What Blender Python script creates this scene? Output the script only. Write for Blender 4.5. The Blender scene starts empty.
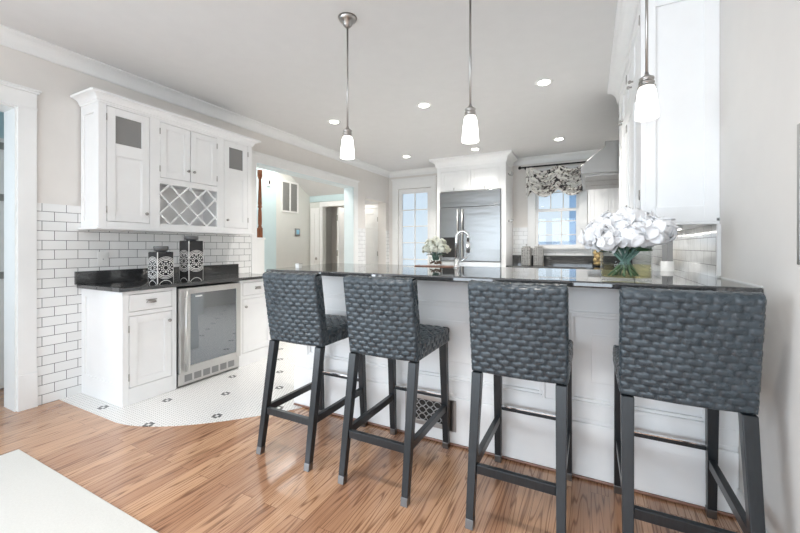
import bpy, bmesh, math, random
from math import sin, cos, pi, radians, sqrt
from mathutils import Vector, Matrix

random.seed(7)
S = bpy.context.scene
COL = S.collection

# ------------------------------------------------------------------ camera
YAW = radians(27.2)
cam_d = bpy.data.cameras.new('camera')
cam = bpy.data.objects.new('camera', cam_d)
COL.objects.link(cam)
cam.location = (0, 0, 1.247)
cam.rotation_euler = (radians(90), 0, YAW)
cam_d.sensor_fit = 'HORIZONTAL'
cam_d.sensor_width = 36
cam_d.lens = 370.0 / 800 * 36
cam_d.shift_y = -19.5 / 800
cam_d.clip_start = 0.02
S.camera = cam

# ------------------------------------------------------------------ world, lights, exposure
S.view_settings.view_transform = 'Standard'
S.view_settings.look = 'None'
S.view_settings.gamma = 1.0
S.view_settings.use_curve_mapping = False
S.view_settings.exposure = 0.27

W = bpy.data.worlds.new('sky')
S.world = W
W.use_nodes = True
wn, wl = W.node_tree.nodes, W.node_tree.links
bg = wn['Background']
tc = wn.new('ShaderNodeTexCoord')
sx = wn.new('ShaderNodeSeparateXYZ')
rp = wn.new('ShaderNodeValToRGB')
wl.new(tc.outputs['Generated'], sx.inputs[0])
wl.new(sx.outputs['Z'], rp.inputs[0])
rp.color_ramp.elements[0].position = 0.0
rp.color_ramp.elements[0].color = (0.86, 0.94, 1.0, 1)
rp.color_ramp.elements[1].position = 0.6
rp.color_ramp.elements[1].color = (0.48, 0.70, 0.97, 1)
wl.new(rp.outputs[0], bg.inputs['Color'])
bg.inputs['Strength'].default_value = 0.8


def area(name, loc, rot, sx_, sy_, power, col=(1, 1, 1), spread=180):
    d = bpy.data.lights.new(name, 'AREA')
    d.shape = 'RECTANGLE'
    d.size, d.size_y = sx_, sy_
    d.energy = power
    d.color = col
    d.spread = radians(spread)
    o = bpy.data.objects.new(name, d)
    o.location, o.rotation_euler = loc, rot
    COL.objects.link(o)
    return o


# daylight through two big dining-end windows behind the photographer, plus an added side window
area('daylight_area', (-2.70, -3.75, 1.4), (radians(90), 0, 0), 1.95, 2.25, 60, (0.78, 0.89, 1.0))
area('daylight_area', (-0.55, -3.75, 1.4), (radians(90), 0, 0), 1.95, 2.25, 60, (0.78, 0.89, 1.0))
area('daylight_area', (-4.15, -1.9, 1.5), (0, radians(-90), 0), 2.0, 2.2, 140, (0.80, 0.90, 1.0))  # unseen side window, added to brighten the right wall and peninsula
# daylight of the side room; unseen fill lamps added for hall, vestibule and closet
area('daylight_side_room', (-5.2, -0.55, 1.5), (radians(90), 0, radians(-10)), 1.4, 1.8, 28, (0.72, 0.88, 1.0))
area('hall_fill', (-4.72, 4.6, 2.83), (0, 0, 0), 0.9, 2.2, 40, (1.0, 0.97, 0.92))  # unseen, added to lift the dark hall
area('vestibule_fill', (-4.45, 6.65, 2.19), (0, 0, 0), 0.5, 0.5, 2.6, (1.0, 0.95, 0.88))  # unseen fill, added to brighten the vestibule door
area('closet_fill', (-5.1, 6.7, 2.6), (0, 0, 0), 0.3, 0.3, 2.5, (1.0, 0.95, 0.88))  # unseen fill, added for the recess behind the hall doorway

# ------------------------------------------------------------------ materials
def new_mat(name):
    m = bpy.data.materials.new(name)
    m.use_nodes = True
    nt = m.node_tree
    return m, nt, nt.nodes, nt.links, nt.nodes['Principled BSDF']


def simple(name, col, rough=0.5, metal=0.0, noise=0.0, nscale=8.0, bump=0.0, bscale=60.0, coat=0.0, stretch=(1, 1, 1)):
    m, nt, n, l, b = new_mat(name)
    b.inputs['Base Color'].default_value = (*col, 1)
    b.inputs['Roughness'].default_value = rough
    b.inputs['Metallic'].default_value = metal
    b.inputs['Coat Weight'].default_value = coat
    t = n.new('ShaderNodeTexCoord')
    mp = n.new('ShaderNodeMapping')
    mp.inputs['Scale'].default_value = stretch
    l.new(t.outputs['Object'], mp.inputs[0])
    nz = n.new('ShaderNodeTexNoise')
    nz.inputs['Scale'].default_value = nscale
    nz.inputs['Detail'].default_value = 3
    l.new(mp.outputs[0], nz.inputs['Vector'])
    r = n.new('ShaderNodeValToRGB')
    k = max(noise, 0.012)
    r.color_ramp.elements[0].position = 0.3
    r.color_ramp.elements[1].position = 0.7
    r.color_ramp.elements[0].color = (*[c * (1 - k) for c in col], 1)
    r.color_ramp.elements[1].color = (*[min(1, c * (1 + k)) for c in col], 1)
    l.new(nz.outputs[0], r.inputs[0])
    l.new(r.outputs[0], b.inputs['Base Color'])
    if bump:
        nb = n.new('ShaderNodeTexNoise')
        nb.inputs['Scale'].default_value = bscale
        l.new(mp.outputs[0], nb.inputs['Vector'])
        bp = n.new('ShaderNodeBump')
        bp.inputs['Strength'].default_value = bump
        bp.inputs['Distance'].default_value = 0.01
        l.new(nb.outputs[0], bp.inputs['Height'])
        l.new(bp.outputs[0], b.inputs['Normal'])
    return m


M = {}
M['wall'] = simple('wall_paint', (0.74, 0.71, 0.675), 0.6, bump=0.02, bscale=150)
M['hall_wall'] = simple('hall_paint', (0.66, 0.67, 0.64), 0.6)
M['blue_wall'] = simple('pale_blue_paint', (0.55, 0.68, 0.70), 0.6)
M['ceiling'] = simple('ceiling_paint', (0.73, 0.725, 0.72), 0.7)
M['trim'] = simple('white_trim', (0.83, 0.83, 0.82), 0.35)
M['cab'] = simple('white_cabinet_paint', (0.89, 0.89, 0.885), 0.32)
M['jamb'] = simple('pale_jamb_paint', (0.72, 0.80, 0.82), 0.4)
M['steel'] = simple('stainless', (0.29, 0.295, 0.295), 0.25, 1.0, bump=0.7, bscale=1.6, stretch=(0.6, 1, 3.0))
M['steel_trim'] = simple('stainless_trim', (0.60, 0.595, 0.585), 0.34, 1.0)
M['hood_steel'] = simple('hood_steel', (0.27, 0.265, 0.255), 0.3, 1.0, bump=0.05, bscale=3)
M['chrome'] = simple('chrome', (0.75, 0.75, 0.75), 0.1, 1.0)
M['nickel'] = simple('brushed_nickel', (0.42, 0.40, 0.38), 0.28, 1.0)
M['black_metal'] = simple('black_metal', (0.02, 0.018, 0.016), 0.4, 0.3)
M['dark_wood'] = simple('black_stained_wood', (0.012, 0.015, 0.018), 0.3, noise=0.2, nscale=20, stretch=(6, 6, 1))
M['granite'] = simple('dark_polished_stone', (0.045, 0.046, 0.047), 0.03, noise=0.6, nscale=250)
M['granite'].node_tree.nodes['Principled BSDF'].inputs['IOR'].default_value = 1.85
M['glass_grey'] = simple('grey_glass', (0.26, 0.255, 0.25), 0.3)
M['cooler_glass'] = simple('dark_mirror_glass', (0.24, 0.26, 0.28), 0.03, 0.85)
M['cavity'] = simple('dark_gap', (0.03, 0.03, 0.03), 0.8)
M['plastic'] = simple('white_plastic', (0.8, 0.8, 0.78), 0.35)
M['grey_plastic'] = simple('grey_plastic', (0.25, 0.25, 0.25), 0.4)
M['rack_back'] = simple('rack_inside', (0.50, 0.48, 0.45), 0.6)
M['oak_trim'] = simple('oak_shoe_trim', (0.24, 0.12, 0.08), 0.3, noise=0.25, nscale=20, stretch=(1, 8, 8))
M['baluster'] = simple('brown_turned_wood', (0.25, 0.085, 0.035), 0.35, noise=0.3, nscale=15, stretch=(6, 6, 1))
M['tray_wood'] = simple('tray_wood', (0.28, 0.13, 0.08), 0.35, noise=0.3, nscale=18, stretch=(1, 6, 6))
M['stem'] = simple('green_stem', (0.14, 0.26, 0.22), 0.45, noise=0.25)
M['leaf'] = simple('green_leaf', (0.06, 0.14, 0.06), 0.5, noise=0.3)
M['petal'] = simple('white_petal', (0.86, 0.86, 0.87), 0.6, noise=0.03)
M['petal_cream'] = simple('cream_petal', (0.80, 0.80, 0.68), 0.6, noise=0.06)
M['pebble'] = simple('brown_pebbles', (0.16, 0.10, 0.07), 0.5, noise=0.5, nscale=60)
M['lemon'] = simple('cream_yellow_fruit', (0.75, 0.53, 0.25), 0.45, noise=0.1, nscale=30, bump=0.1)
M['ceramic'] = simple('white_ceramic', (0.8, 0.8, 0.79), 0.2)
M['porch'] = simple('pale_blue_porch', (0.46, 0.64, 0.84), 0.6)
M['porch_white'] = simple('pale_porch_floor', (0.75, 0.80, 0.85), 0.7)
M['leg_cap'] = simple('pewter_cap', (0.20, 0.20, 0.20), 0.35, 1.0)
M['screen'] = simple('thermostat_screen', (0.25, 0.5, 0.65), 0.2)
M['picture'] = simple('picture_print', (0.30, 0.31, 0.30), 0.5, noise=0.5, nscale=6)


def emit(name, col, s):
    m, nt, n, l, b = new_mat(name)
    b.inputs['Base Color'].default_value = (0.9, 0.9, 0.9, 1)
    b.inputs['Emission Color'].default_value = (*col, 1)
    b.inputs['Emission Strength'].default_value = s
    return m


M['lamp'] = emit('lamp_lens', (1.0, 0.96, 0.88), 12.0)
M['shade'] = emit('lit_opal_shade', (1.0, 0.97, 0.92), 3.0)


def pane_mat(name='window_pane', tint=(0.95, 0.98, 1), ior=1.45):
    m, nt, n, l, b = new_mat(name)
    out = n['Material Output']
    tr = n.new('ShaderNodeBsdfTransparent')
    tr.inputs[0].default_value = (*tint, 1)
    gl = n.new('ShaderNodeBsdfGlossy')
    gl.inputs['Roughness'].default_value = 0.02
    lw = n.new('ShaderNodeLayerWeight')
    lw.inputs['Blend'].default_value = 0.5
    pw = n.new('ShaderNodeMath')
    pw.operation = 'POWER'
    pw.inputs[1].default_value = 5
    l.new(lw.outputs['Facing'], pw.inputs[0])
    fr = n.new('ShaderNodeMath')
    fr.operation = 'MULTIPLY_ADD'
    fr.inputs[1].default_value = 0.6
    fr.inputs[2].default_value = ((ior - 1) / (ior + 1)) ** 2
    l.new(pw.outputs[0], fr.inputs[0])
    mx = n.new('ShaderNodeMixShader')
    l.new(fr.outputs[0], mx.inputs[0])
    l.new(tr.outputs[0], mx.inputs[1])
    l.new(gl.outputs[0], mx.inputs[2])
    l.new(mx.outputs[0], out.inputs['Surface'])
    return m


M['pane'] = pane_mat()
M['glass'] = pane_mat('clear_glass', (0.97, 0.98, 0.975), 1.3)
M['water'] = pane_mat('yellowish_water', (0.96, 0.92, 0.70), 1.25)


def wood_floor():
    m, nt, n, l, b = new_mat('oak_strip_floor')
    t = n.new('ShaderNodeTexCoord')
    sp = n.new('ShaderNodeSeparateXYZ')
    l.new(t.outputs['Object'], sp.inputs[0])
    cb = n.new('ShaderNodeCombineXYZ')
    l.new(sp.outputs['Y'], cb.inputs['X'])
    l.new(sp.outputs['X'], cb.inputs['Y'])
    br = n.new('ShaderNodeTexBrick')
    br.offset = 0.37
    br.inputs['Scale'].default_value = 1
    br.inputs['Brick Width'].default_value = 1.3
    br.inputs['Row Height'].default_value = 0.083
    br.inputs['Mortar Size'].default_value = 0.0012
    br.inputs['Mortar Smooth'].default_value = 0.1
    br.inputs['Bias'].default_value = 0.0
    br.inputs['Color1'].default_value = (0, 0, 0, 1)
    br.inputs['Color2'].default_value = (1, 1, 1, 1)
    br.inputs['Mortar'].default_value = (0.5, 0.5, 0.5, 1)
    l.new(cb.outputs[0], br.inputs['Vector'])
    # per board shift of the grain
    mul = n.new('ShaderNodeVectorMath')
    mul.operation = 'MULTIPLY_ADD'
    l.new(br.outputs['Color'], mul.inputs[0])
    mul.inputs[1].default_value = (7.3, 3.1, 0)
    l.new(cb.outputs[0], mul.inputs[2])
    mp = n.new('ShaderNodeMapping')
    mp.inputs['Scale'].default_value = (0.55, 8.5, 1)
    l.new(mul.outputs[0], mp.inputs[0])
    nz = n.new('ShaderNodeTexNoise')
    nz.inputs['Scale'].default_value = 1.3
    nz.inputs['Detail'].default_value = 2
    nz.inputs['Roughness'].default_value = 0.45
    l.new(mp.outputs[0], nz.inputs['Vector'])
    rg = n.new('ShaderNodeMath')
    rg.operation = 'MULTIPLY'
    rg.inputs[1].default_value = 11
    l.new(nz.outputs[0], rg.inputs[0])
    fr = n.new('ShaderNodeMath')
    fr.operation = 'PINGPONG'
    fr.inputs[1].default_value = 0.5
    l.new(rg.outputs[0], fr.inputs[0])
    gr = n.new('ShaderNodeValToRGB')
    gr.color_ramp.elements[0].position = 0.02
    gr.color_ramp.elements[0].color = (0.30, 0.22, 0.17, 1)
    gr.color_ramp.elements[1].position = 0.17
    gr.color_ramp.elements[1].color = (1, 1, 1, 1)
    l.new(fr.outputs[0], gr.inputs[0])
    # fine pores
    mp2 = n.new('ShaderNodeMapping')
    mp2.inputs['Scale'].default_value = (4, 160, 1)
    l.new(mul.outputs[0], mp2.inputs[0])
    n2 = n.new('ShaderNodeTexNoise')
    n2.inputs['Scale'].default_value = 1.0
    n2.inputs['Detail'].default_value = 2
    l.new(mp2.outputs[0], n2.inputs['Vector'])
    r2 = n.new('ShaderNodeValToRGB')
    r2.color_ramp.elements[0].position = 0.33
    r2.color_ramp.elements[0].color = (0.62, 0.57, 0.53, 1)
    r2.color_ramp.elements[1].position = 0.5
    r2.color_ramp.elements[1].color = (1, 1, 1, 1)
    l.new(n2.outputs[0], r2.inputs[0])
    bc = n.new('ShaderNodeValToRGB')
    bc.color_ramp.elements[0].color = (0.39, 0.205, 0.118, 1)
    bc.color_ramp.elements[1].color = (0.56, 0.33, 0.195, 1)
    l.new(br.outputs['Color'], bc.inputs[0])
    m1 = n.new('ShaderNodeMix')
    m1.data_type = 'RGBA'
    m1.blend_type = 'MULTIPLY'
    m1.inputs[0].default_value = 0.72
    l.new(bc.outputs[0], m1.inputs[6])
    l.new(gr.outputs[0], m1.inputs[7])
    m2 = n.new('ShaderNodeMix')
    m2.data_type = 'RGBA'
    m2.blend_type = 'MULTIPLY'
    m2.inputs[0].default_value = 0.7
    l.new(m1.outputs[2], m2.inputs[6])
    l.new(r2.outputs[0], m2.inputs[7])
    m3 = n.new('ShaderNodeMix')
    m3.data_type = 'RGBA'
    l.new(br.outputs['Fac'], m3.inputs[0])
    l.new(m2.outputs[2], m3.inputs[6])
    m3.inputs[7].default_value = (0.20, 0.10, 0.055, 1)
    l.new(m3.outputs[2], b.inputs['Base Color'])
    b.inputs['Roughness'].default_value = 0.22
    b.inputs['Coat Weight'].default_value = 0.4
    b.inputs['Coat Roughness'].default_value = 0.1
    bp = n.new('ShaderNodeBump')
    bp.inputs['Strength'].default_value = 0.06
    bp.inputs['Distance'].default_value = 0.004
    l.new(gr.outputs[0], bp.inputs['Height'])
    l.new(bp.outputs[0], b.inputs['Normal'])
    return m


M['floor'] = wood_floor()


def hex_floor():
    """1 inch white hexagon mosaic with black six-petal flowers on a staggered grid."""
    m, nt, n, l, b = new_mat('hexagon_mosaic')
    p = 0.0254
    h = p * sqrt(3)
    t = n.new('ShaderNodeTexCoord')
    org = n.new('ShaderNodeVectorMath')
    org.operation = 'SUBTRACT'
    org.inputs[1].default_value = (-3.36, 1.50, 0)
    l.new(t.outputs['Object'], org.inputs[0])
    flat = n.new('ShaderNodeVectorMath')
    flat.operation = 'MULTIPLY'
    flat.inputs[1].default_value = (1, 1, 0)
    l.new(org.outputs[0], flat.inputs[0])

    def wrap(src, off, s):
        a = n.new('ShaderNodeVectorMath')
        a.operation = 'ADD'
        a.inputs[1].default_value = (off[0] + s[0] / 2, off[1] + s[1] / 2, 0)
        l.new(src, a.inputs[0])
        w = n.new('ShaderNodeVectorMath')
        w.operation = 'WRAP'
        w.inputs[1].default_value = (s[0], s[1], 1)
        w.inputs[2].default_value = (0, 0, 0)
        l.new(a.outputs[0], w.inputs[0])
        c = n.new('ShaderNodeVectorMath')
        c.operation = 'SUBTRACT'
        c.inputs[1].default_value = (s[0] / 2, s[1] / 2, 0)
        l.new(w.outputs[0], c.inputs[0])
        return c.outputs[0]

    def length(v):
        q = n.new('ShaderNodeVectorMath')
        q.operation = 'LENGTH'
        l.new(v, q.inputs[0])
        return q.outputs['Value']

    def math_(op, a, b_=None):
        q = n.new('ShaderNodeMath')
        q.operation = op
        for i, v in enumerate((a, b_)):
            if v is None:
                continue
            if isinstance(v, (int, float)):
                q.inputs[i].default_value = v
            else:
                l.new(v, q.inputs[i])
        return q.outputs[0]

    A = wrap(flat.outputs[0], (0, 0), (p, h))
    B = wrap(flat.outputs[0], (p / 2, h / 2), (p, h))
    less = math_('LESS_THAN', length(A), length(B))
    mx = n.new('ShaderNodeMix')
    mx.data_type = 'VECTOR'
    l.new(less, mx.inputs[0])
    l.new(B, mx.inputs[4])
    l.new(A, mx.inputs[5])
    loc = mx.outputs[1]
    # hexagon distance
    ab = n.new('ShaderNodeVectorMath')
    ab.operation = 'ABSOLUTE'
    l.new(loc, ab.inputs[0])
    dt = n.new('ShaderNodeVectorMath')
    dt.operation = 'DOT_PRODUCT'
    dt.inputs[1].default_value = (0.5, sqrt(3) / 2, 0)
    l.new(ab.outputs[0], dt.inputs[0])
    s2 = n.new('ShaderNodeSeparateXYZ')
    l.new(ab.outputs[0], s2.inputs[0])
    d = math_('MAXIMUM', dt.outputs['Value'], s2.outputs['X'])
    grout = math_('GREATER_THAN', d, p / 2 - 0.0019)
    cen = n.new('ShaderNodeVectorMath')
    cen.operation = 'SUBTRACT'
    l.new(flat.outputs[0], cen.inputs[0])
    l.new(loc, cen.inputs[1])
    gx, gy = 24 * p, 14 * h
    c1 = length(wrap(cen.outputs[0], (0, 0), (gx, gy)))
    c2 = length(wrap(cen.outputs[0], (gx / 2, gy / 2), (gx, gy)))
    c = math_('MINIMUM', c1, c2)
    ring = math_('MULTIPLY', math_('GREATER_THAN', c, p * 0.5), math_('LESS_THAN', c, p * 1.5))
    k1 = n.new('ShaderNodeMix')
    k1.data_type = 'RGBA'
    l.new(ring, k1.inputs[0])
    k1.inputs[6].default_value = (0.82, 0.81, 0.79, 1)
    k1.inputs[7].default_value = (0.03, 0.032, 0.035, 1)
    k2 = n.new('ShaderNodeMix')
    k2.data_type = 'RGBA'
    l.new(grout, k2.inputs[0])
    l.new(k1.outputs[2], k2.inputs[6])
    k2.inputs[7].default_value = (0.42, 0.41, 0.40, 1)
    l.new(k2.outputs[2], b.inputs['Base Color'])
    b.inputs['Roughness'].default_value = 0.3
    return m


M['hex'] = hex_floor()


def tile_mat(name, axis, mort=(0.12, 0.12, 0.12), tw=0.154, th=0.0765, ms=0.0022):
    m, nt, n, l, b = new_mat(name)
    t = n.new('ShaderNodeTexCoord')
    sp = n.new('ShaderNodeSeparateXYZ')
    l.new(t.outputs['Object'], sp.inputs[0])
    cb = n.new('ShaderNodeCombineXYZ')
    l.new(sp.outputs[axis], cb.inputs['X'])
    l.new(sp.outputs['Z'], cb.inputs['Y'])
    br = n.new('ShaderNodeTexBrick')
    br.inputs['Scale'].default_value = 1
    br.inputs['Brick Width'].default_value = tw
    br.inputs['Row Height'].default_value = th
    br.inputs['Mortar Size'].default_value = ms
    br.inputs['Mortar Smooth'].default_value = 0.15
    br.inputs['Color1'].default_value = (0.80, 0.80, 0.79, 1)
    br.inputs['Color2'].default_value = (0.86, 0.86, 0.85, 1)
    br.inputs['Mortar'].default_value = (*mort, 1)
    l.new(cb.outputs[0], br.inputs['Vector'])
    l.new(br.outputs['Color'], b.inputs['Base Color'])
    b.inputs['Roughness'].default_value = 0.1
    nz = n.new('ShaderNodeTexNoise')
    nz.inputs['Scale'].default_value = 14
    nz.inputs['Detail'].default_value = 1
    l.new(t.outputs['Object'], nz.inputs['Vector'])
    ad = n.new('ShaderNodeMath')
    ad.operation = 'MULTIPLY_ADD'
    l.new(br.outputs['Fac'], ad.inputs[0])
    ad.inputs[1].default_value = -0.5
    l.new(nz.outputs[0], ad.inputs[2])
    bp = n.new('ShaderNodeBump')
    bp.inputs['Strength'].default_value = 0.25
    bp.inputs['Distance'].default_value = 0.008
    l.new(ad.outputs[0], bp.inputs['Height'])
    l.new(bp.outputs[0], b.inputs['Normal'])
    return m


M['tile_y'] = tile_mat('subway_tile_side', 'Y')
M['tile_x'] = tile_mat('subway_tile_end', 'X', (0.45, 0.45, 0.44))
M['tile_r'] = tile_mat('subway_tile_glossy', 'Y', (0.36, 0.36, 0.35))


def leather():
    m, nt, n, l, b = new_mat('woven_dark_leather')
    t = n.new('ShaderNodeTexCoord')
    nz = n.new('ShaderNodeTexNoise')
    nz.inputs['Scale'].default_value = 22
    nz.inputs['Detail'].default_value = 3
    l.new(t.outputs['Object'], nz.inputs['Vector'])
    r = n.new('ShaderNodeValToRGB')
    r.color_ramp.elements[0].position = 0.3
    r.color_ramp.elements[0].color = (0.026, 0.036, 0.044, 1)
    r.color_ramp.elements[1].position = 0.75
    r.color_ramp.elements[1].color = (0.058, 0.075, 0.088, 1)
    l.new(nz.outputs[0], r.inputs[0])
    l.new(r.outputs[0], b.inputs['Base Color'])
    rr = n.new('ShaderNodeMapRange')
    rr.inputs['To Min'].default_value = 0.2
    rr.inputs['To Max'].default_value = 0.35
    l.new(nz.outputs[0], rr.inputs[0])
    l.new(rr.outputs[0], b.inputs['Roughness'])
    n3 = n.new('ShaderNodeTexNoise')
    n3.inputs['Scale'].default_value = 160
    l.new(t.outputs['Object'], n3.inputs['Vector'])
    bp = n.new('ShaderNodeBump')
    bp.inputs['Strength'].default_value = 0.15
    bp.inputs['Distance'].default_value = 0.003
    l.new(n3.outputs[0], bp.inputs['Height'])
    l.new(bp.outputs[0], b.inputs['Normal'])
    return m


M['leather'] = leather()


def rug_mat():
    m, nt, n, l, b = new_mat('woven_cream_rug')
    t = n.new('ShaderNodeTexCoord')
    w = n.new('ShaderNodeTexWave')
    w.inputs['Scale'].default_value = 60
    w.inputs['Distortion'].default_value = 2
    l.new(t.outputs['Object'], w.inputs['Vector'])
    nz = n.new('ShaderNodeTexNoise')
    nz.inputs['Scale'].default_value = 90
    l.new(t.outputs['Object'], nz.inputs['Vector'])
    ad = n.new('ShaderNodeMath')
    ad.operation = 'ADD'
    l.new(w.outputs['Fac'], ad.inputs[0])
    l.new(nz.outputs[0], ad.inputs[1])
    r = n.new('ShaderNodeValToRGB')
    r.color_ramp.elements[0].color = (0.50, 0.49, 0.46, 1)
    r.color_ramp.elements[1].color = (0.63, 0.62, 0.59, 1)
    l.new(ad.outputs[0], r.inputs[0])
    l.new(r.outputs[0], b.inputs['Base Color'])
    b.inputs['Roughness'].default_value = 0.95
    bp = n.new('ShaderNodeBump')
    bp.inputs['Strength'].default_value = 0.3
    bp.inputs['Distance'].default_value = 0.004
    l.new(ad.outputs[0], bp.inputs['Height'])
    l.new(bp.outputs[0], b.inputs['Normal'])
    return m


M['rug'] = rug_mat()


def medallion(name, w, h):
    """black glaze with white ring medallions on each face (local object coordinates, origin at base centre)"""
    m, nt, n, l, b = new_mat(name)
    t = n.new('ShaderNodeTexCoord')
    g = n.new('ShaderNodeNewGeometry')
    sp = n.new('ShaderNodeSeparateXYZ')
    l.new(t.outputs['Object'], sp.inputs[0])
    ns = n.new('ShaderNodeSeparateXYZ')
    l.new(t.outputs['Normal'], ns.inputs[0])

    def math_(op, a, b_=None, c_=None):
        q = n.new('ShaderNodeMath')
        q.operation = op
        for i, v in enumerate((a, b_, c_)):
            if v is None:
                continue
            if isinstance(v, (int, float)):
                q.inputs[i].default_value = v
            else:
                l.new(v, q.inputs[i])
        return q.outputs[0]
    nx = math_('ABSOLUTE', ns.outputs['X'])
    isx = math_('GREATER_THAN', nx, 0.5)
    mx = n.new('ShaderNodeMix')
    l.new(isx, mx.inputs[0])
    l.new(sp.outputs['X'], mx.inputs[2])
    l.new(sp.outputs['Y'], mx.inputs[3])
    u = math_('ABSOLUTE', mx.outputs[0])
    v = math_('SUBTRACT', sp.outputs['Z'], h * 0.5)
    rad = math_('SQRT', math_('ADD', math_('MULTIPLY', u, u), math_('MULTIPLY', v, v)))
    ang = math_('ARCTAN2', v, u)
    rn = math_('DIVIDE', rad, w / 2)

    def band(lo, hi):
        return math_('MULTIPLY', math_('GREATER_THAN', rn, lo), math_('LESS_THAN', rn, hi))
    dots = math_('GREATER_THAN', math_('SINE', math_('MULTIPLY', ang, 12.0)), -0.2)
    tot = band(0.26, 0.34)
    tot = math_('ADD', tot, math_('MULTIPLY', band(0.42, 0.60), dots))
    tot = math_('ADD', tot, math_('MULTIPLY', band(0.70, 0.86), math_('SUBTRACT', 1.0, dots)))
    for lo, hi in ((0.95, 1.06), (1.15, 1.23), (1.32, 1.38)):
        tot = math_('ADD', tot, band(lo, hi))
    # lower arcs
    v2 = math_('ADD', v, h * 0.5 + 0.03)
    r2 = math_('DIVIDE', math_('SQRT', math_('ADD', math_('MULTIPLY', u, u), math_('MULTIPLY', v2, v2))), w / 2)
    low = math_('MULTIPLY', math_('GREATER_THAN', r2, 0.82), math_('LESS_THAN', r2, 0.89))
    tot = math_('ADD', tot, low)
    edge = math_('GREATER_THAN', u, w / 2 - 0.006)
    tot = math_('MINIMUM', math_('ADD', tot, edge), 1.0)
    k = n.new('ShaderNodeMix')
    k.data_type = 'RGBA'
    l.new(tot, k.inputs[0])
    k.inputs[6].default_value = (0.018, 0.018, 0.02, 1)
    k.inputs[7].default_value = (0.72, 0.72, 0.70, 1)
    l.new(k.outputs[2], b.inputs['Base Color'])
    b.inputs['Roughness'].default_value = 0.2
    return m


def pattern_fabric():
    m, nt, n, l, b = new_mat('printed_valance_cloth')
    t = n.new('ShaderNodeTexCoord')
    nz = n.new('ShaderNodeTexNoise')
    nz.inputs['Scale'].default_value = 10
    nz.inputs['Detail'].default_value = 4
    nz.inputs['Distortion'].default_value = 1.5
    l.new(t.outputs['Object'], nz.inputs['Vector'])
    r = n.new('ShaderNodeValToRGB')
    r.color_ramp.interpolation = 'CONSTANT'
    e = r.color_ramp.elements
    e[0].position = 0.0
    e[0].color = (0.035, 0.033, 0.035, 1)
    e[1].position = 0.40
    e[1].color = (0.33, 0.29, 0.26, 1)
    x = e.new(0.46)
    x.color = (0.80, 0.78, 0.74, 1)
    l.new(nz.outputs[0], r.inputs[0])
    l.new(r.outputs[0], b.inputs['Base Color'])
    b.inputs['Roughness'].default_value = 0.9
    return m


M['valance'] = pattern_fabric()


def jar_print():
    m, nt, n, l, b = new_mat('grey_printed_tin')
    t = n.new('ShaderNodeTexCoord')
    vo = n.new('ShaderNodeTexVoronoi')
    vo.inputs['Scale'].default_value = 36
    vo.inputs['Randomness'].default_value = 0.2
    l.new(t.outputs['Object'], vo.inputs['Vector'])
    r = n.new('ShaderNodeValToRGB')
    r.color_ramp.interpolation = 'CONSTANT'
    r.color_ramp.elements[0].color = (0.07, 0.07, 0.07, 1)
    r.color_ramp.elements[1].position = 0.35
    r.color_ramp.elements[1].color = (0.40, 0.39, 0.37, 1)
    l.new(vo.outputs['Distance'], r.inputs[0])
    l.new(r.outputs[0], b.inputs['Base Color'])
    b.inputs['Roughness'].default_value = 0.4
    return m


M['tin'] = jar_print()


# ------------------------------------------------------------------ mesh helpers
def NB():
    return bmesh.new()


def box(bm, x0, x1, y0, y1, z0, z1):
    x0, x1 = min(x0, x1), max(x0, x1)
    y0, y1 = min(y0, y1), max(y0, y1)
    z0, z1 = min(z0, z1), max(z0, z1)
    v = [bm.verts.new(p) for p in ((x0, y0, z0), (x1, y0, z0), (x1, y1, z0), (x0, y1, z0),
                                   (x0, y0, z1), (x1, y0, z1), (x1, y1, z1), (x0, y1, z1))]
    for f in ((0, 3, 2, 1), (4, 5, 6, 7), (0, 1, 5, 4), (1, 2, 6, 5), (2, 3, 7, 6), (3, 0, 4, 7)):
        bm.faces.new([v[i] for i in f])
    return bm


def hexa(bm, bot, top):
    """bot/top: four corners each, counter-clockwise seen from above"""
    v = [bm.verts.new(p) for p in list(bot) + list(top)]
    for f in ((0, 3, 2, 1), (4, 5, 6, 7), (0, 1, 5, 4), (1, 2, 6, 5), (2, 3, 7, 6), (3, 0, 4, 7)):
        bm.faces.new([v[i] for i in f])
    return bm


def lathe(bm, prof, c=(0, 0, 0), seg=24):
    """prof: list of (r, z) from bottom to top; closed with caps where r > 0"""
    rings = []
    for r, z in prof:
        if r < 1e-6:
            rings.append([bm.verts.new((c[0], c[1], c[2] + z))])
        else:
            rings.append([bm.verts.new((c[0] + r * cos(2 * pi * i / seg), c[1] + r * sin(2 * pi * i / seg), c[2] + z)) for i in range(seg)])
    for a, b in zip(rings, rings[1:]):
        for i in range(seg):
            j = (i + 1) % seg
            if len(a) == 1 and len(b) == 1:
                continue
            if len(a) == 1:
                f = bm.faces.new((a[0], b[j], b[i]))
            elif len(b) == 1:
                f = bm.faces.new((a[i], a[j], b[0]))
            else:
                f = bm.faces.new((a[i], a[j], b[j], b[i]))
            f.smooth = True
    if len(rings[0]) > 1:
        bm.faces.new(list(reversed(rings[0])))
    if len(rings[-1]) > 1:
        bm.faces.new(rings[-1])
    return bm


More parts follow.
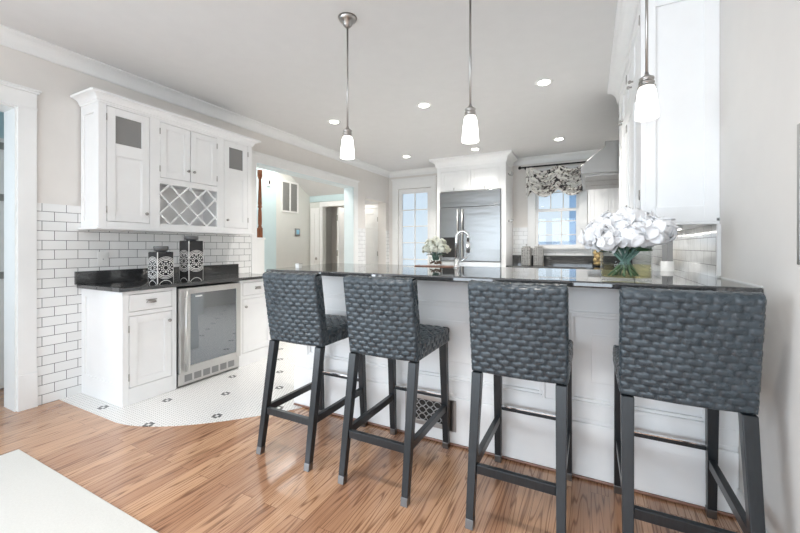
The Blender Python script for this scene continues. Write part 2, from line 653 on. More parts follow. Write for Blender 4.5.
def tube(bm, pts, r, seg=10, cap=True):
    pts = [Vector(p) for p in pts]
    rr = r if isinstance(r, (list, tuple)) else [r] * len(pts)
    rings = []
    up = None
    for i, p in enumerate(pts):
        d = (pts[min(i + 1, len(pts) - 1)] - pts[max(i - 1, 0)]).normalized()
        if up is None:
            up = Vector((0, 0, 1)) if abs(d.z) < 0.9 else Vector((1, 0, 0))
        a = d.cross(up).normalized()
        b = a.cross(d).normalized()
        up = b
        rings.append([bm.verts.new(p + (a * cos(2 * pi * k / seg) + b * sin(2 * pi * k / seg)) * rr[i]) for k in range(seg)])
    for a, b in zip(rings, rings[1:]):
        for k in range(seg):
            f = bm.faces.new((a[k], a[(k + 1) % seg], b[(k + 1) % seg], b[k]))
            f.smooth = True
    if cap:
        bm.faces.new(list(reversed(rings[0])))
        bm.faces.new(rings[-1])
    return bm


def poly_prism(bm, poly, z0, z1):
    a = [bm.verts.new((x, y, z0)) for x, y in poly]
    b = [bm.verts.new((x, y, z1)) for x, y in poly]
    k = len(poly)
    bm.faces.new(list(reversed(a)))
    bm.faces.new(b)
    for i in range(k):
        bm.faces.new((a[i], a[(i + 1) % k], b[(i + 1) % k], b[i]))
    return bm


def molding(bm, path, prof, side=1):
    """sweep a profile [(out, z)] along a horizontal polyline with mitred corners; side +1 = out to the left of travel"""
    P = [Vector((p[0], p[1])) for p in path]
    st = []
    for i, p in enumerate(P):
        ns = []
        if i > 0:
            d = (p - P[i - 1]).normalized()
            ns.append(Vector((-d.y, d.x)) * side)
        if i < len(P) - 1:
            d = (P[i + 1] - p).normalized()
            ns.append(Vector((-d.y, d.x)) * side)
        if len(ns) == 2:
            mvec = (ns[0] + ns[1]).normalized()
            mvec = mvec / max(0.2, mvec.dot(ns[0]))
        else:
            mvec = ns[0]
        st.append([bm.verts.new((p.x + mvec.x * o, p.y + mvec.y * o, z)) for o, z in prof])
    k = len(prof)
    for a, b in zip(st, st[1:]):
        for i in range(k):
            bm.faces.new((a[i], a[(i + 1) % k], b[(i + 1) % k], b[i]))
    bm.faces.new(st[0])
    bm.faces.new(list(reversed(st[-1])))
    return bm


def crown_prof(z1, drop=0.11, out=0.10):
    """cove crown between wall (out 0) and ceiling z1"""
    pr = [(0, z1), (out, z1), (out, z1 - 0.012), (out - 0.012, z1 - 0.016)]
    for i in range(7):
        a = i / 6 * pi / 2
        pr.append((out - 0.016 - (out - 0.034) * sin(a), z1 - 0.018 - (drop - 0.036) * (1 - cos(a))))
    pr += [(0.018, z1 - drop + 0.012), (0.012, z1 - drop), (0, z1 - drop)]
    return pr


def obj(name, bm, mat, parent=None, bevel=0.0, seg=2, smooth=False):
    bmesh.ops.recalc_face_normals(bm, faces=bm.faces)
    me = bpy.data.meshes.new(name)
    if smooth:
        for f in bm.faces:
            f.smooth = True
    if parent is not None:
        r = parent
        off = Vector((0, 0, 0))
        while r is not None:
            off += r.location
            r = r.parent
        bmesh.ops.translate(bm, verts=bm.verts, vec=-off)
    bm.to_mesh(me)
    bm.free()
    o = bpy.data.objects.new(name, me)
    COL.objects.link(o)
    me.materials.append(mat)
    if parent is not None:
        o.parent = parent
    if bevel:
        md = o.modifiers.new('bevel', 'BEVEL')
        md.width = bevel
        md.segments = seg
        md.limit_method = 'ANGLE'
        md.angle_limit = radians(40)
    return o


def thing(name, label, cat, loc=(0, 0, 0), group=None):
    o = bpy.data.objects.new(name, None)
    o.location = loc
    o.empty_display_size = 0.05
    COL.objects.link(o)
    tag(o, label, cat, group)
    return o


def tag(o, label, cat, group=None):
    o['label'] = label
    o['category'] = cat
    if group:
        o['group'] = group
    return o


def struct(name, bm, mat, parent=None, bevel=0.0):
    o = obj(name, bm, mat, parent, bevel)
    if parent is None:
        o['kind'] = 'structure'
    return o


def copy_tree(o, parent=None):
    c = o.copy()
    COL.objects.link(c)
    if parent is not None:
        c.parent = parent
    for ch in list(o.children):
        copy_tree(ch, c)
    return c


class Face:
    """axis-aligned face: a along the face, z up, n outwards"""

    def __init__(s, ax, sign, pos):
        s.ax, s.sign, s.pos = ax, sign, pos

    def box(s, bm, a0, a1, z0, z1, n0, n1):
        p0, p1 = s.pos + s.sign * n0, s.pos + s.sign * n1
        if s.ax == 'x':
            box(bm, p0, p1, a0, a1, z0, z1)
        else:
            box(bm, a0, a1, p0, p1, z0, z1)

    def pt(s, a, z, n):
        p = s.pos + s.sign * n
        return (p, a, z) if s.ax == 'x' else (a, p, z)


def shaker(F, a0, a1, z0, z1, stile=0.055, n0=-0.021, n1=0.0, bm=None, mid=None, rec=0.009, open_top=None):
    bm = bm or NB()
    F.box(bm, a0, a0 + stile, z0, z1, n0, n1)
    F.box(bm, a1 - stile, a1, z0, z1, n0, n1)
    F.box(bm, a0 + stile, a1 - stile, z0, z0 + stile, n0, n1)
    F.box(bm, a0 + stile, a1 - stile, z1 - stile, z1, n0, n1)
    top = z1 - stile
    if mid is not None:
        F.box(bm, a0 + stile, a1 - stile, mid[0], mid[1], n0, n1)
        top = mid[0]
    F.box(bm, a0 + stile, a1 - stile, z0 + stile, top, n0, n1 - rec)
    # small inner bead
    g = 0.008
    for (b0, b1, c0, c1) in ((a0 + stile, a0 + stile + g, z0 + stile, top), (a1 - stile - g, a1 - stile, z0 + stile, top),
                             (a0 + stile + g, a1 - stile - g, z0 + stile, z0 + stile + g), (a0 + stile + g, a1 - stile - g, top - g, top)):
        F.box(bm, b0, b1, c0, c1, n1 - rec, n1 - rec + 0.004)
    return bm


def knob(F, a, z, n, parent, mat='nickel', r=0.014):
    bm = NB()
    p0 = Vector(F.pt(a, z, n))
    p1 = Vector(F.pt(a, z, n + 0.012))
    p2 = Vector(F.pt(a, z, n + 0.018))
    p3 = Vector(F.pt(a, z, n + 0.028))
    p4 = Vector(F.pt(a, z, n + 0.031))
    tube(bm, [p0, p1, p2, p3, p4], [0.006, 0.006, r, r * 0.9, r * 0.3], 12)
    return obj('knob', bm, M[mat], parent)


def cup_pull(F, a, z, n, parent, w=0.085):
    bm = NB()
    # half-shell cup
    rows = []
    for i in range(7):
        th = i / 6 * pi / 2
        row = []
        for k in range(9):
            t = -1 + 2 * k / 8
            half = sqrt(max(0, 1 - t * t)) if abs(t) < 1 else 0
            dz = 0.026 * half * sin(th) if half else 0
            dn = 0.024 * half * cos(th) if half else 0
            row.append(bm.verts.new(F.pt(a + t * w / 2, z - 0.010 + dz, n + dn)))
        rows.append(row)
    for r1, r2 in zip(rows, rows[1:]):
        for k in range(8):
            try:
                bm.faces.new((r1[k], r1[k + 1], r2[k + 1], r2[k])).smooth = True
            except ValueError:
                pass
    bmesh.ops.remove_doubles(bm, verts=bm.verts, dist=1e-5)
    F.box(bm, a - w / 2, a + w / 2, z + 0.011, z + 0.018, n, n + 0.004)
    o = obj('cup_pull', bm, M['nickel'], parent)
    sd = o.modifiers.new('thick', 'SOLIDIFY')
    sd.thickness = 0.002
    return o


def hinge(F, a, z, parent, n=0.0):
    bm = NB()
    tube(bm, [F.pt(a, z - 0.028, n + 0.002), F.pt(a, z + 0.028, n + 0.002)], 0.0045, 8)
    return obj('hinge', bm, M['nickel'], parent)


def face_frame(bm, F, a0, a1, z0, z1, openings, n0=-0.021, n1=0.0):
    """fills a0..a1 x z0..z1 with strips around rectangular openings (cell grid)"""
    As = sorted({a0, a1, *[o[0] for o in openings], *[o[1] for o in openings]})
    Zs = sorted({z0, z1, *[o[2] for o in openings], *[o[3] for o in openings]})
    for i in range(len(As) - 1):
        run = None
        for j in range(len(Zs) - 1):
            ca, cz = (As[i] + As[i + 1]) / 2, (Zs[j] + Zs[j + 1]) / 2
            hole = any(o[0] < ca < o[1] and o[2] < cz < o[3] for o in openings)
            if not hole:
                if run is None:
                    run = Zs[j]
                if j == len(Zs) - 2:
                    F.box(bm, As[i], As[i + 1], run, Zs[j + 1], n0, n1)
            elif run is not None:
                F.box(bm, As[i], As[i + 1], run, Zs[j], n0, n1)
                run = None


# ------------------------------------------------------------------ room shell
XL, XR, YB, ZC = -3.87, 0.61, 7.0, 2.85
YF = -3.5
WT = 0.2

b = NB()
box(b, -6.4, XR + 0.2, YF - 0.2, YB + 0.3, -0.1, 0.0)
fl = struct('floor', b, M['floor'])

# mosaic of the kitchen: a thin layer with a curved front edge
poly = [(XL, 1.415), (-3.0, 1.415)]
for i in range(1, 17):
    t = i / 16
    # quadratic bezier  (-3.0,1.415) (-2.5,1.43) (-1.99,2.2)
    p0, p1, p2 = Vector((-3.0, 1.415)), Vector((-2.52, 1.44)), Vector((-1.99, 2.2))
    q = p0 * (1 - t) ** 2 + p1 * 2 * t * (1 - t) + p2 * t * t
    poly.append((q.x, q.y))
poly += [(-1.99, 2.25), (XR, 2.25), (XR, YB), (XL, YB)]
b = NB()
poly_prism(b, poly, 0.0, 0.003)
struct('floor_tile', b, M['hex'])

b = NB()
box(b, -6.4, XR + 0.2, YF - 0.2, YB + 0.3, ZC, ZC + 0.1)
struct('ceiling', b, M['ceiling'])

A0, A1, AZ = 0.20, 1.168, 2.31
B0, B1, BZ = 3.42, 5.66, 2.35
C0, C1, CZ = 6.05, 6.88, 2.2
b = NB()
for y0, y1, z0, z1 in ((YF, -3.0, 0, ZC), (-3.0, -0.8, 0, 0.4), (-3.0, -0.8, 2.55, ZC), (-0.8, A0, 0, ZC), (A0, A1, AZ, ZC), (A1, B0, 0, ZC), (B0, B1, BZ, ZC), (B1, C0, 0, ZC), (C0, C1, CZ, ZC), (C1, YB + 0.2, 0, ZC)):
    box(b, XL - WT, XL, y0, y1, z0, z1)
struct('wall_left', b, M['wall'])
b = NB()
box(b, XR, XR + 0.2, YF - 0.2, YB + 0.2, 0, ZC)
struct('wall_right', b, M['wall'])

DX0, DX1, DZ = -3.64, -2.88, 2.47
WX0, WX1, WZ0, WZ1 = -0.87, -0.17, 1.24, 2.52
b = NB()
for x0, x1, z0, z1 in ((-6.0, DX0, 0, ZC), (DX0, DX1, DZ, ZC), (DX1, WX0, 0, ZC), (WX0, WX1, 0, WZ0), (WX0, WX1, WZ1, ZC), (WX1, XR, 0, ZC)):
    box(b, x0, x1, YB, YB + 0.2, z0, z1)
struct('wall_back', b, M['wall'])

# front wall behind the photographer, with two large window openings
b = NB()
for x0, x1, z0, z1 in ((XL - WT, -3.70, 0, ZC), (-3.70, -1.70, 0, 0.25), (-3.70, -1.70, 2.55, ZC), (-1.70, -1.55, 0, ZC), (-1.55, 0.45, 0, 0.25), (-1.55, 0.45, 2.55, ZC), (0.45, XR, 0, ZC)):
    box(b, x0, x1, YF - 0.2, YF, z0, z1)
struct('wall_front', b, M['wall'])
for k, xx in enumerate((-3.70, -1.55)):
    b = NB()
    for x0, x1, z0, z1 in ((xx, xx + 0.05, 0.25, 2.55), (xx + 1.95, xx + 2.0, 0.25, 2.55), (xx, xx + 2.0, 0.25, 0.31), (xx, xx + 2.0, 2.49, 2.55), (xx + 0.98, xx + 1.02, 0.25, 2.55), (xx, xx + 2.0, 1.48, 1.52)):
        box(b, x0, x1, YF - 0.12, YF - 0.07, z0, z1)
    struct('window_%d' % (k + 3), b, M['trim'])

b = NB()
for y0, y1, z0, z1 in ((-3.0, -2.95, 0.4, 2.55), (-0.85, -0.8, 0.4, 2.55), (-2.95, -0.85, 0.4, 0.46), (-2.95, -0.85, 2.49, 2.55), (-1.92, -1.88, 0.46, 2.49), (-2.95, -0.85, 1.48, 1.52)):
    box(b, XL - 0.14, XL - 0.09, y0, y1, z0, z1)
struct('window_5', b, M['trim'])  # frame of the unseen window added to let in side light

# hall beyond the wide opening
HX = -5.4
HY = 6.24
b = NB()
box(b, HX - 0.1, HX, 2.9, 7.3, 0, ZC)                       # far side of the hall
box(b, HX, XL - WT, 2.9, 3.0, 0, ZC)                        # near end
struct('wall_hall', b, M['hall_wall'])
b = NB()
box(b, HX, -4.9, 3.0, 4.78, 0, ZC)                          # pale blue projection
struct('wall_hall_pier', b, M['blue_wall'])
b = NB()
HD0, HD1, HDZ = -5.05, -4.40, 2.10
box(b, HX, HD0, HY, HY + 0.1, 0, 2.33)
box(b, HD0, HD1, HY, HY + 0.1, HDZ, 2.33)
box(b, HD1, XL - WT, HY, HY + 0.1, 0, 2.33)
struct('wall_hall_end', b, M['hall_wall'])
b = NB()
box(b, HX, XL - WT, HY - 0.012, HY - 0.001, 2.21, 2.34)
struct('wall_hall_band', b, M['blue_wall'])
# sloped soffit under the stair flight
b = NB()
pr = [(5.40, ZC), (6.9, ZC), (6.9, 2.30), (6.25, 2.33)]
v0 = [b.verts.new((HX, y, z)) for y, z in pr]
v1 = [b.verts.new((XL - WT, y, z)) for y, z in pr]
b.faces.new(v0)
b.faces.new(list(reversed(v1)))
for i in range(4):
    b.faces.new((v0[i], v0[(i + 1) % 4], v1[(i + 1) % 4], v1[i]))
struct('ceiling_stair_soffit', b, M['ceiling'])
b = NB()
box(b, -4.95, XL - WT, HY + 0.1, YB, CZ + 0.0, CZ + 0.06)
struct('ceiling_vestibule', b, M['ceiling'])
# side room at the far left
b = NB()
box(b, -6.3, -6.2, -0.6, 2.9, 0, ZC)
box(b, -6.2, XL - WT, 2.4, 2.5, 0, ZC)
box(b, -6.2, XL - WT, -0.7, -0.6, 0, ZC)
struct('wall_side_room', b, M['blue_wall'])

# tile wainscots
b = NB()
TZ = 1.594
box(b, XL, XL + 0.012, 1.277, 3.345, 0.0, TZ)
struct('wall_left_tile', b, M['tile_y'])
b = NB()
box(b, XL, XL + 0.012, B1 + 0.13, C0 - 0.002, 0, 1.60)
box(b, XL, XL + 0.012, C1, YB, 0, 1.60)
struct('wall_left_tile_end', b, M['tile_r'])
b = NB()
box(b, -1.262, WX0 - 0.13, YB - 0.012, YB, 0.9, 1.60)
box(b, WX0 - 0.13, WX1 + 0.13, YB - 0.012, YB, 0.9, 1.17)
box(b, WX1 + 0.13, XR, YB - 0.012, YB, 0.9, 1.60)
struct('wall_back_tile', b, M['tile_x'])
b = NB()
box(b, XR - 0.012, XR, 2.51, YB - 0.012, 0.9, 1.40)
struct('wall_right_tile', b, M['tile_r'])
b = NB()
box(b, XR - 0.018, XR, 2.486, 2.504, 1.0925, 1.3665)
struct('trim_1', b, M['trim'], bevel=0.003)

# room crown
b = NB()
molding(b, [(XR, -3.4), (XR, 2.5)], crown_prof(ZC), 1)
struct('trim_2', b, M['trim'])
b = NB()
molding(b, [(-2.52, YB), (XL, YB), (XL, -3.4)], crown_prof(ZC), 1)
struct('trim_3', b, M['trim'])
b = NB()
molding(b, [(0.25, YB), (-1.262, YB)], crown_prof(ZC), 1)
struct('trim_4', b, M['trim'])


# cased openings on the left wall
def casing(name, y0, y1, zt, w0, w1, head=0.16):
    bb = NB()
    if w0:
        box(bb, XL, XL + 0.022, y0 - w0, y0, 0, zt)
    if w1:
        box(bb, XL, XL + 0.022, y1, y1 + w1, 0, zt)
    s0 = y0 - w0
    s1 = y1 + w1
    box(bb, XL, XL + 0.024, s0 - 0.004, s1 + 0.004, zt, zt + 0.02)
    box(bb, XL, XL + 0.022, s0, s1, zt + 0.02, zt + head - 0.03)
    box(bb, XL, XL + 0.035, s0 - 0.012, s1 + 0.012, zt + head - 0.03, zt + head - 0.015)
    box(bb, XL, XL + 0.045, s0 - 0.022, s1 + 0.022, zt + head - 0.015, zt + head)
    if w1 and name == 'trim_5':
        box(bb, XL, XL + 0.03, y1 - 0.002, y1 + w1 + 0.003, 0, 0.27)
    o = struct(name, bb, M['trim'], bevel=0.002)
    jj = NB()
    t = 0.012
    box(jj, XL - WT - 0.001, XL + 0.001, y0, y0 + t, 0, zt)
    box(jj, XL - WT - 0.001, XL + 0.001, y1 - t, y1, 0, zt)
    box(jj, XL - WT - 0.001, XL + 0.001, y0 + t, y1 - t, zt - t, zt)
    return jj


struct('trim_6', casing('trim_5', A0, A1, AZ, 0.12, 0.108), M['trim'])
struct('trim_8', casing('trim_7', B0, B1, BZ, 0.08, 0.12, 0.13), M['jamb'])

b = NB()
box(b, XR - 0.018, XR, YF, 2.2, 0, 0.15)
struct('baseboard_right', b, M['trim'], bevel=0.004)
b = NB()
box(b, XL, XL + 0.018, YF, A0 - 0.12, 0, 0.2)
struct('baseboard_left', b, M['trim'], bevel=0.004)

# hall trim and doors
b = NB()
for (x0, x1, z0, z1) in ((HD0 - 0.07, HD0, 0, HDZ), (HD1, HD1 + 0.08, 0, HDZ), (HD0 - 0.07, HD1 + 0.08, HDZ, HDZ + 0.10)):
    box(b, x0, x1, HY - 0.02, HY, z0, z1)
struct('trim_9', b, M['trim'])


def panel_door(name, F, a0, a1, z1, n0, n1, rows, mat='trim'):
    bm = NB()
    st = 0.11
    F.box(bm, a0, a0 + st, 0.01, z1, n0, n1)
    F.box(bm, a1 - st, a1, 0.01, z1, n0, n1)
    zz = [0.01] + rows + [z1]
    for i, z in enumerate(zz):
        lo = z - 0.06 if 0 < i < len(zz) - 1 else (z if i == 0 else z - 0.12)
        hi = z + 0.06 if 0 < i < len(zz) - 1 else (z + 0.2 if i == 0 else z)
        F.box(bm, a0 + st, a1 - st, lo, hi, n0, n1)
    F.box(bm, a0 + st, a1 - st, 0.2, z1 - 0.12, n0 + 0.01, n1 - 0.012)
    return struct(name, bm, M[mat], bevel=0.003)


# closed door in the vestibule
FB = Face('y', -1, YB)
d2 = panel_door('door_2', FB, -4.86, -4.11, 2.09, 0.02, 0.055, [0.75, 1.30, 1.72])
for z in (1.85, 1.10, 0.3):
    bm = NB()
    FB.box(bm, -4.125, -4.095, z - 0.05, z + 0.05, 0.056, 0.062)
    obj('hinge', bm, M['nickel'], d2)
b = NB()
FB.box(b, -4.11, XL - WT, 0, 2.10, 0.0, 0.06)
FB.box(b, -4.95, XL - WT, 2.10, CZ, 0.0, 0.05)
struct('trim_10', b, M['trim'])
# open door leaf standing in the hall doorway
FO = Face('x', -1, -4.72)
d4 = panel_door('door_4', FO, HY + 0.11, 6.99, 2.09, 0.0, 0.04, [0.75, 1.3])
FOF = Face('y', -1, HY + 0.10)
for z in (1.86, 1.12, 0.3):
    bm = NB()
    box(bm, -4.772, -4.735, HY + 0.095, HY + 0.109, z - 0.06, z + 0.06)
    obj('hinge', bm, M['nickel'], d4)
# narrow closet door beside it, with a knob
FH = Face('y', -1, HY)
d5 = panel_door('door_5', FH, -5.36, -5.13, 2.08, 0.002, 0.03, [1.0])
knob(FH, -5.19, 1.0, 0.03, d5, 'nickel', 0.03)

# half-open door seen in the side room
FS = Face('x', 1, -4.62)
d6 = panel_door('door_6', FS, 1.24, 2.0, 2.2, 0.0, 0.04, [0.95, 1.5], 'trim')
for z in (2.13, 1.68, 1.0):
    bm = NB()
    box(bm, -4.58, -4.57, 1.25, 1.40, z - 0.03, z + 0.03)
    obj('hinge', bm, M['nickel'], d6)

# stair curb and turned baluster
b = NB()
box(b, -4.30, -4.13, 3.42, 3.81, 0, 1.35)
box(b, -4.31, -4.12, 3.42, 3.82, 1.35, 1.38)
struct('trim_11', b, M['trim'], bevel=0.003)
t = thing('stair_baluster', 'turned brown wooden stair baluster behind the left edge of the wide opening', 'baluster', (-4.2, 3.79, 1.38))
b = NB()
box(b, -4.228, -4.172, 3.762, 3.818, 1.38, 1.52)
obj('foot_block', b, M['baluster'], t, 0.003)
b = NB()
lathe(b, [(0.026, 0.14), (0.03, 0.15), (0.02, 0.17), (0.027, 0.20), (0.028, 0.28), (0.024, 0.38), (0.018, 0.42), (0.03, 0.435), (0.03, 0.45), (0.02, 0.465), (0.03, 0.48),
          (0.026, 0.52), (0.022, 0.7), (0.02, 0.84), (0.03, 0.85), (0.026, 0.865)], (-4.2, 3.79, 1.38), 20)
obj('turned_shaft', b, M['baluster'], t)
b = NB()
box(b, -4.226, -4.174, 3.764, 3.816, 2.245, 2.349)
obj('head_block', b, M['baluster'], t, 0.003)

# return-air grille, thermostat, small sensor on the hall walls
t = thing('wall_vent', 'white framed return air grille high on the hall wall', 'vent', (HX, 5.63, 2.2))
F5 = Face('x', 1, HX)
b = NB()
y0, y1, z0, z1 = 5.39, 5.87, 1.94, 2.57
for (a0, a1, c0, c1) in ((y0, y0 + 0.035, z0, z1), (y1 - 0.035, y1, z0, z1), (y0 + 0.035, y1 - 0.035, z0, z0 + 0.035), (y0 + 0.035, y1 - 0.035, z1 - 0.035, z1), (5.615, 5.645, z0 + 0.035, z1 - 0.035)):
    F5.box(b, a0, a1, c0, c1, 0, 0.018)
obj('frame', b, M['trim'], t, 0.002)
b = NB()
for i in range(24):
    z = z0 + 0.045 + i * (z1 - z0 - 0.09) / 23
    for a0, a1 in ((y0 + 0.036, 5.614), (5.646, y1 - 0.036)):
        F5.box(b, a0, a1, z - 0.004, z + 0.004, 0.004, 0.012)
F5.box(b, y0 + 0.036, y1 - 0.036, z0 + 0.036, z1 - 0.036, 0.0005, 0.003)
obj('louvres', b, simple('grille_grey', (0.30, 0.30, 0.29), 0.5), t)
t = thing('thermostat', 'small square thermostat with blue screen on the hall wall', 'thermostat', (HX, 5.84, 1.55))
b = NB()
F5.box(b, 5.77, 5.91, 1.48, 1.63, 0, 0.025)
obj('housing', b, M['grey_plastic'], t, 0.008)
b = NB()
F5.box(b, 5.80, 5.88, 1.51, 1.60, 0.0252, 0.028)
obj('screen', b, M['screen'], t)
t = thing('motion_sensor', 'tiny white sensor with a dark slot on the pale blue hall wall', 'sensor', (-4.9, 4.60, 2.35))
F49 = Face('x', 1, -4.9)
b = NB()
F49.box(b, 4.57, 4.65, 2.29, 2.42, 0, 0.02)
obj('housing', b, M['plastic'], t, 0.004)
b = NB()
F49.box(b, 4.595, 4.625, 2.325, 2.385, 0.0205, 0.024)
obj('slot', b, M['black_metal'], t)

# ------------------------------------------------------------------ porch door and kitchen window
b = NB()
for x0, x1, z0, z1 in ((DX0 - 0.13, DX0, 0, DZ), (DX1, DX1 + 0.11, 0, DZ), (DX0 - 0.13, DX1 + 0.11, DZ, DZ + 0.19), (DX0 - 0.15, DX1 + 0.12, DZ + 0.19, DZ + 0.22)):
    FB.box(b, x0, x1, z0, z1, 0, 0.024 if z1 < DZ + 0.2 else 0.045)
struct('trim_12', b, M['trim'], bevel=0.003)
d1 = NB()
st = 0.085
FBI = Face('y', -1, YB + 0.06)
x0, x1 = DX0 + 0.005, DX1 - 0.005
FBI.box(d1, x0, x0 + st, 0.01, DZ - 0.005, 0, 0.045)
FBI.box(d1, x1 - st, x1, 0.01, DZ - 0.005, 0, 0.045)
FBI.box(d1, x0 + st, x1 - st, 0.01, 0.3, 0, 0.045)
FBI.box(d1, x0 + st, x1 - st, DZ - 0.1, DZ - 0.005, 0, 0.045)
FBI.box(d1, (x0 + x1) / 2 - 0.012, (x0 + x1) / 2 + 0.012, 0.3, DZ - 0.1, 0.006, 0.039)
for i in range(1, 6):
    z = DZ - 0.1 - i * (DZ - 0.4) / 6
    FBI.box(d1, x0 + st, x1 - st, z - 0.011, z + 0.011, 0.008, 0.037)
dd = struct('door_1', d1, M['trim'], bevel=0.002)
b = NB()
FBI.box(b, x0 + st, x1 - st, 0.3, DZ - 0.1, 0.02, 0.025)
obj('pane', b, M['pane'], dd)

b = NB()
for a0, a1, z0, z1, n in ((WX0 - 0.13, WX0, WZ0, WZ1, 0.024), (WX1, WX1 + 0.13, WZ0, WZ1, 0.024), (WX0 - 0.13, WX1 + 0.13, WZ1, WZ1 + 0.12, 0.024),
                          (WX0 - 0.16, WX1 + 0.16, WZ0 - 0.03, WZ0, 0.06), (WX0 - 0.13, WX1 + 0.13, WZ0 - 0.09, WZ0 - 0.03, 0.022)):
    FB.box(b, a0, a1, z0, z1, 0, n)
struct('trim_13', b, M['trim'], bevel=0.003)
wb = NB()
FW = Face('y', -1, YB + 0.08)
MR = 1.91
for (z0, z1, n, rail) in ((WZ0, MR, 0.035, 0.05), (MR - 0.03, WZ1, 0.0, 0.045)):
    FW.box(wb, WX0, WX0 + 0.045, z0, z1, n, n + 0.033)
    FW.box(wb, WX1 - 0.045, WX1, z0, z1, n, n + 0.033)
    FW.box(wb, WX0 + 0.045, WX1 - 0.045, z0, z0 + rail, n, n + 0.033)
    FW.box(wb, WX0 + 0.045, WX1 - 0.045, z1 - 0.04, z1, n, n + 0.033)
xa = WX0 + 0.045
wsp = (WX1 - WX0 - 0.09)
for k in (1, 2):
    FW.box(wb, xa + wsp * k / 3 - 0.01, xa + wsp * k / 3 + 0.01, MR, WZ1 - 0.04, 0.006, 0.028)
FW.box(wb, xa, xa + wsp, 2.20, 2.22, 0.006, 0.028)
for z in (1.46, 1.70):
    FW.box(wb, xa, xa + wsp, z - 0.009, z + 0.009, 0.04, 0.06)
FW.box(wb, xa + wsp * 0.62 - 0.012, xa + wsp * 0.62 + 0.012, WZ0 + 0.05, MR - 0.04, 0.04, 0.06)
w1 = struct('window_1', wb, M['trim'], bevel=0.002)
b = NB()
FW.box(b, xa, xa + wsp, WZ0 + 0.05, MR - 0.04, 0.048, 0.052)
FW.box(b, xa, xa + wsp, MR + 0.015, WZ1 - 0.04, 0.014, 0.018)
obj('pane', b, M['pane'], w1)

# porch outside
b = NB()
box(b, -6, 3, YB + 0.3, 14, -0.3, -0.05)
struct('ground', b, M['porch_white'])
for i, (px, py) in enumerate(((-0.32, 8.6), (-3.08, 8.9), (-1.15, 9.0))):
    t = thing('porch_post', ['pale blue porch post seen through the kitchen window', 'pale blue porch post seen through the glazed door', 'pale blue porch post behind the window blind side'][i], 'post', (px, py, -0.05), 'porch posts outside')
    b = NB()
    box(b, px - 0.07, px + 0.07, py - 0.07, py + 0.07, -0.05, 2.9)
    obj('shaft', b, M['porch'], t, 0.005)
    b = NB()
    box(b, px - 0.10, px + 0.10, py - 0.10, py + 0.10, -0.05, 0.12)
    obj('plinth', b, M['porch'], t, 0.005)
t = thing('porch_railing', 'white porch railing outside the kitchen window', 'railing', (-1.5, 9.2, -0.05))
b = NB()
box(b, -1.25, 0.6, 9.30, 9.38, 1.30, 1.37)
obj('top_rail', b, M['porch_white'], t)
b = NB()
box(b, -1.25, 0.6, 9.31, 9.37, 0.15, 0.22)
for i in range(11):
    x = -1.25 + i * 0.18
    box(b, x, x + 0.035, 9.32, 9.36, -0.05 if i % 5 == 0 else 0.22, 1.30)
obj('balusters', b, M['porch_white'], t)

# ------------------------------------------------------------------ wall cabinet with wine rack (left)
UX = -3.57
FU = Face('x', 1, UX)
UY0, UY1, UZ0, UZ1 = 1.56, 3.10, 1.393, 2.45
t = thing('wall_cabinet', 'white wall cabinet with wine rack hung on the left tiled wall', 'cabinet', (XL, 2.33, UZ0))
ops = [(1.618, 1.958, 1.46, 2.426), (2.047, 2.64, 1.897, 2.416), (2.047, 2.64, 1.465, 1.843), (2.725, 3.044, 1.46, 2.426)]
b = NB()
zb0, zb1 = UZ0 + 0.02, UZ1
box(b, XL + 0.013, UX - 0.021, UY0 + 0.012, UY0 + 0.03, zb0, zb1)
box(b, XL + 0.013, UX - 0.021, UY1 - 0.018, UY1, zb0, zb1)
box(b, XL + 0.013, UX - 0.021, UY0 + 0.03, UY1 - 0.018, zb0, zb0 + 0.02)
box(b, XL + 0.013, UX - 0.021, UY0 + 0.03, UY1 - 0.018, zb1 - 0.02, zb1)
box(b, XL + 0.013, XL + 0.02, UY0 + 0.03, UY1 - 0.018, zb0 + 0.02, zb1 - 0.02)
for y in (2.0, 2.685):
    box(b, XL + 0.02, UX - 0.021, y - 0.009, y + 0.009, zb0 + 0.02, zb1 - 0.02)
box(b, XL + 0.02, UX - 0.021, 2.009, 2.676, 1.86, 1.88)
face_frame(b, FU, UY0, UY1, UZ0 + 0.02, UZ1, ops)
# end panel frame on the near side
FE = Face('y', -1, UY0)
FE.box(b, XL + 0.013, XL + 0.06, zb0, zb1, -0.012, 0)
FE.box(b, UX - 0.07, UX - 0.021, zb0, zb1, -0.012, 0)
FE.box(b, XL + 0.06, UX - 0.07, zb0, zb0 + 0.06, -0.012, 0)
FE.box(b, XL + 0.06, UX - 0.07, zb1 - 0.09, zb1, -0.012, 0)
obj('body', b, M['cab'], t, 0.0015)
b = NB()
box(b, XL + 0.013, UX + 0.022, UY0 - 0.022, UY1 + 0.012, UZ0, UZ0 + 0.02)
obj('bottom_molding', b, M['cab'], t, 0.005)
b = NB()
prof = [(0, 2.45), (0.012, 2.45), (0.014, 2.462), (0.02, 2.465)]
for i in range(6):
    a = i / 5 * pi / 2
    prof.append((0.02 + 0.048 * (1 - cos(a)), 2.465 + 0.04 * sin(a)))
prof += [(0.075, 2.507), (0.075, 2.525), (0, 2.525)]
prof = [(o - 0.002, z - 0.012) for o, z in prof]
molding(b, [(XL + 0.013, UY0), (UX, UY0), (UX, UY1), (XL + 0.013, UY1)], prof, -1)
box(b, XL + 0.013, UX, UY0, UY1, UZ1, UZ1 + 0.06)
obj('crown', b, M['cab'], t)
g = 0.004
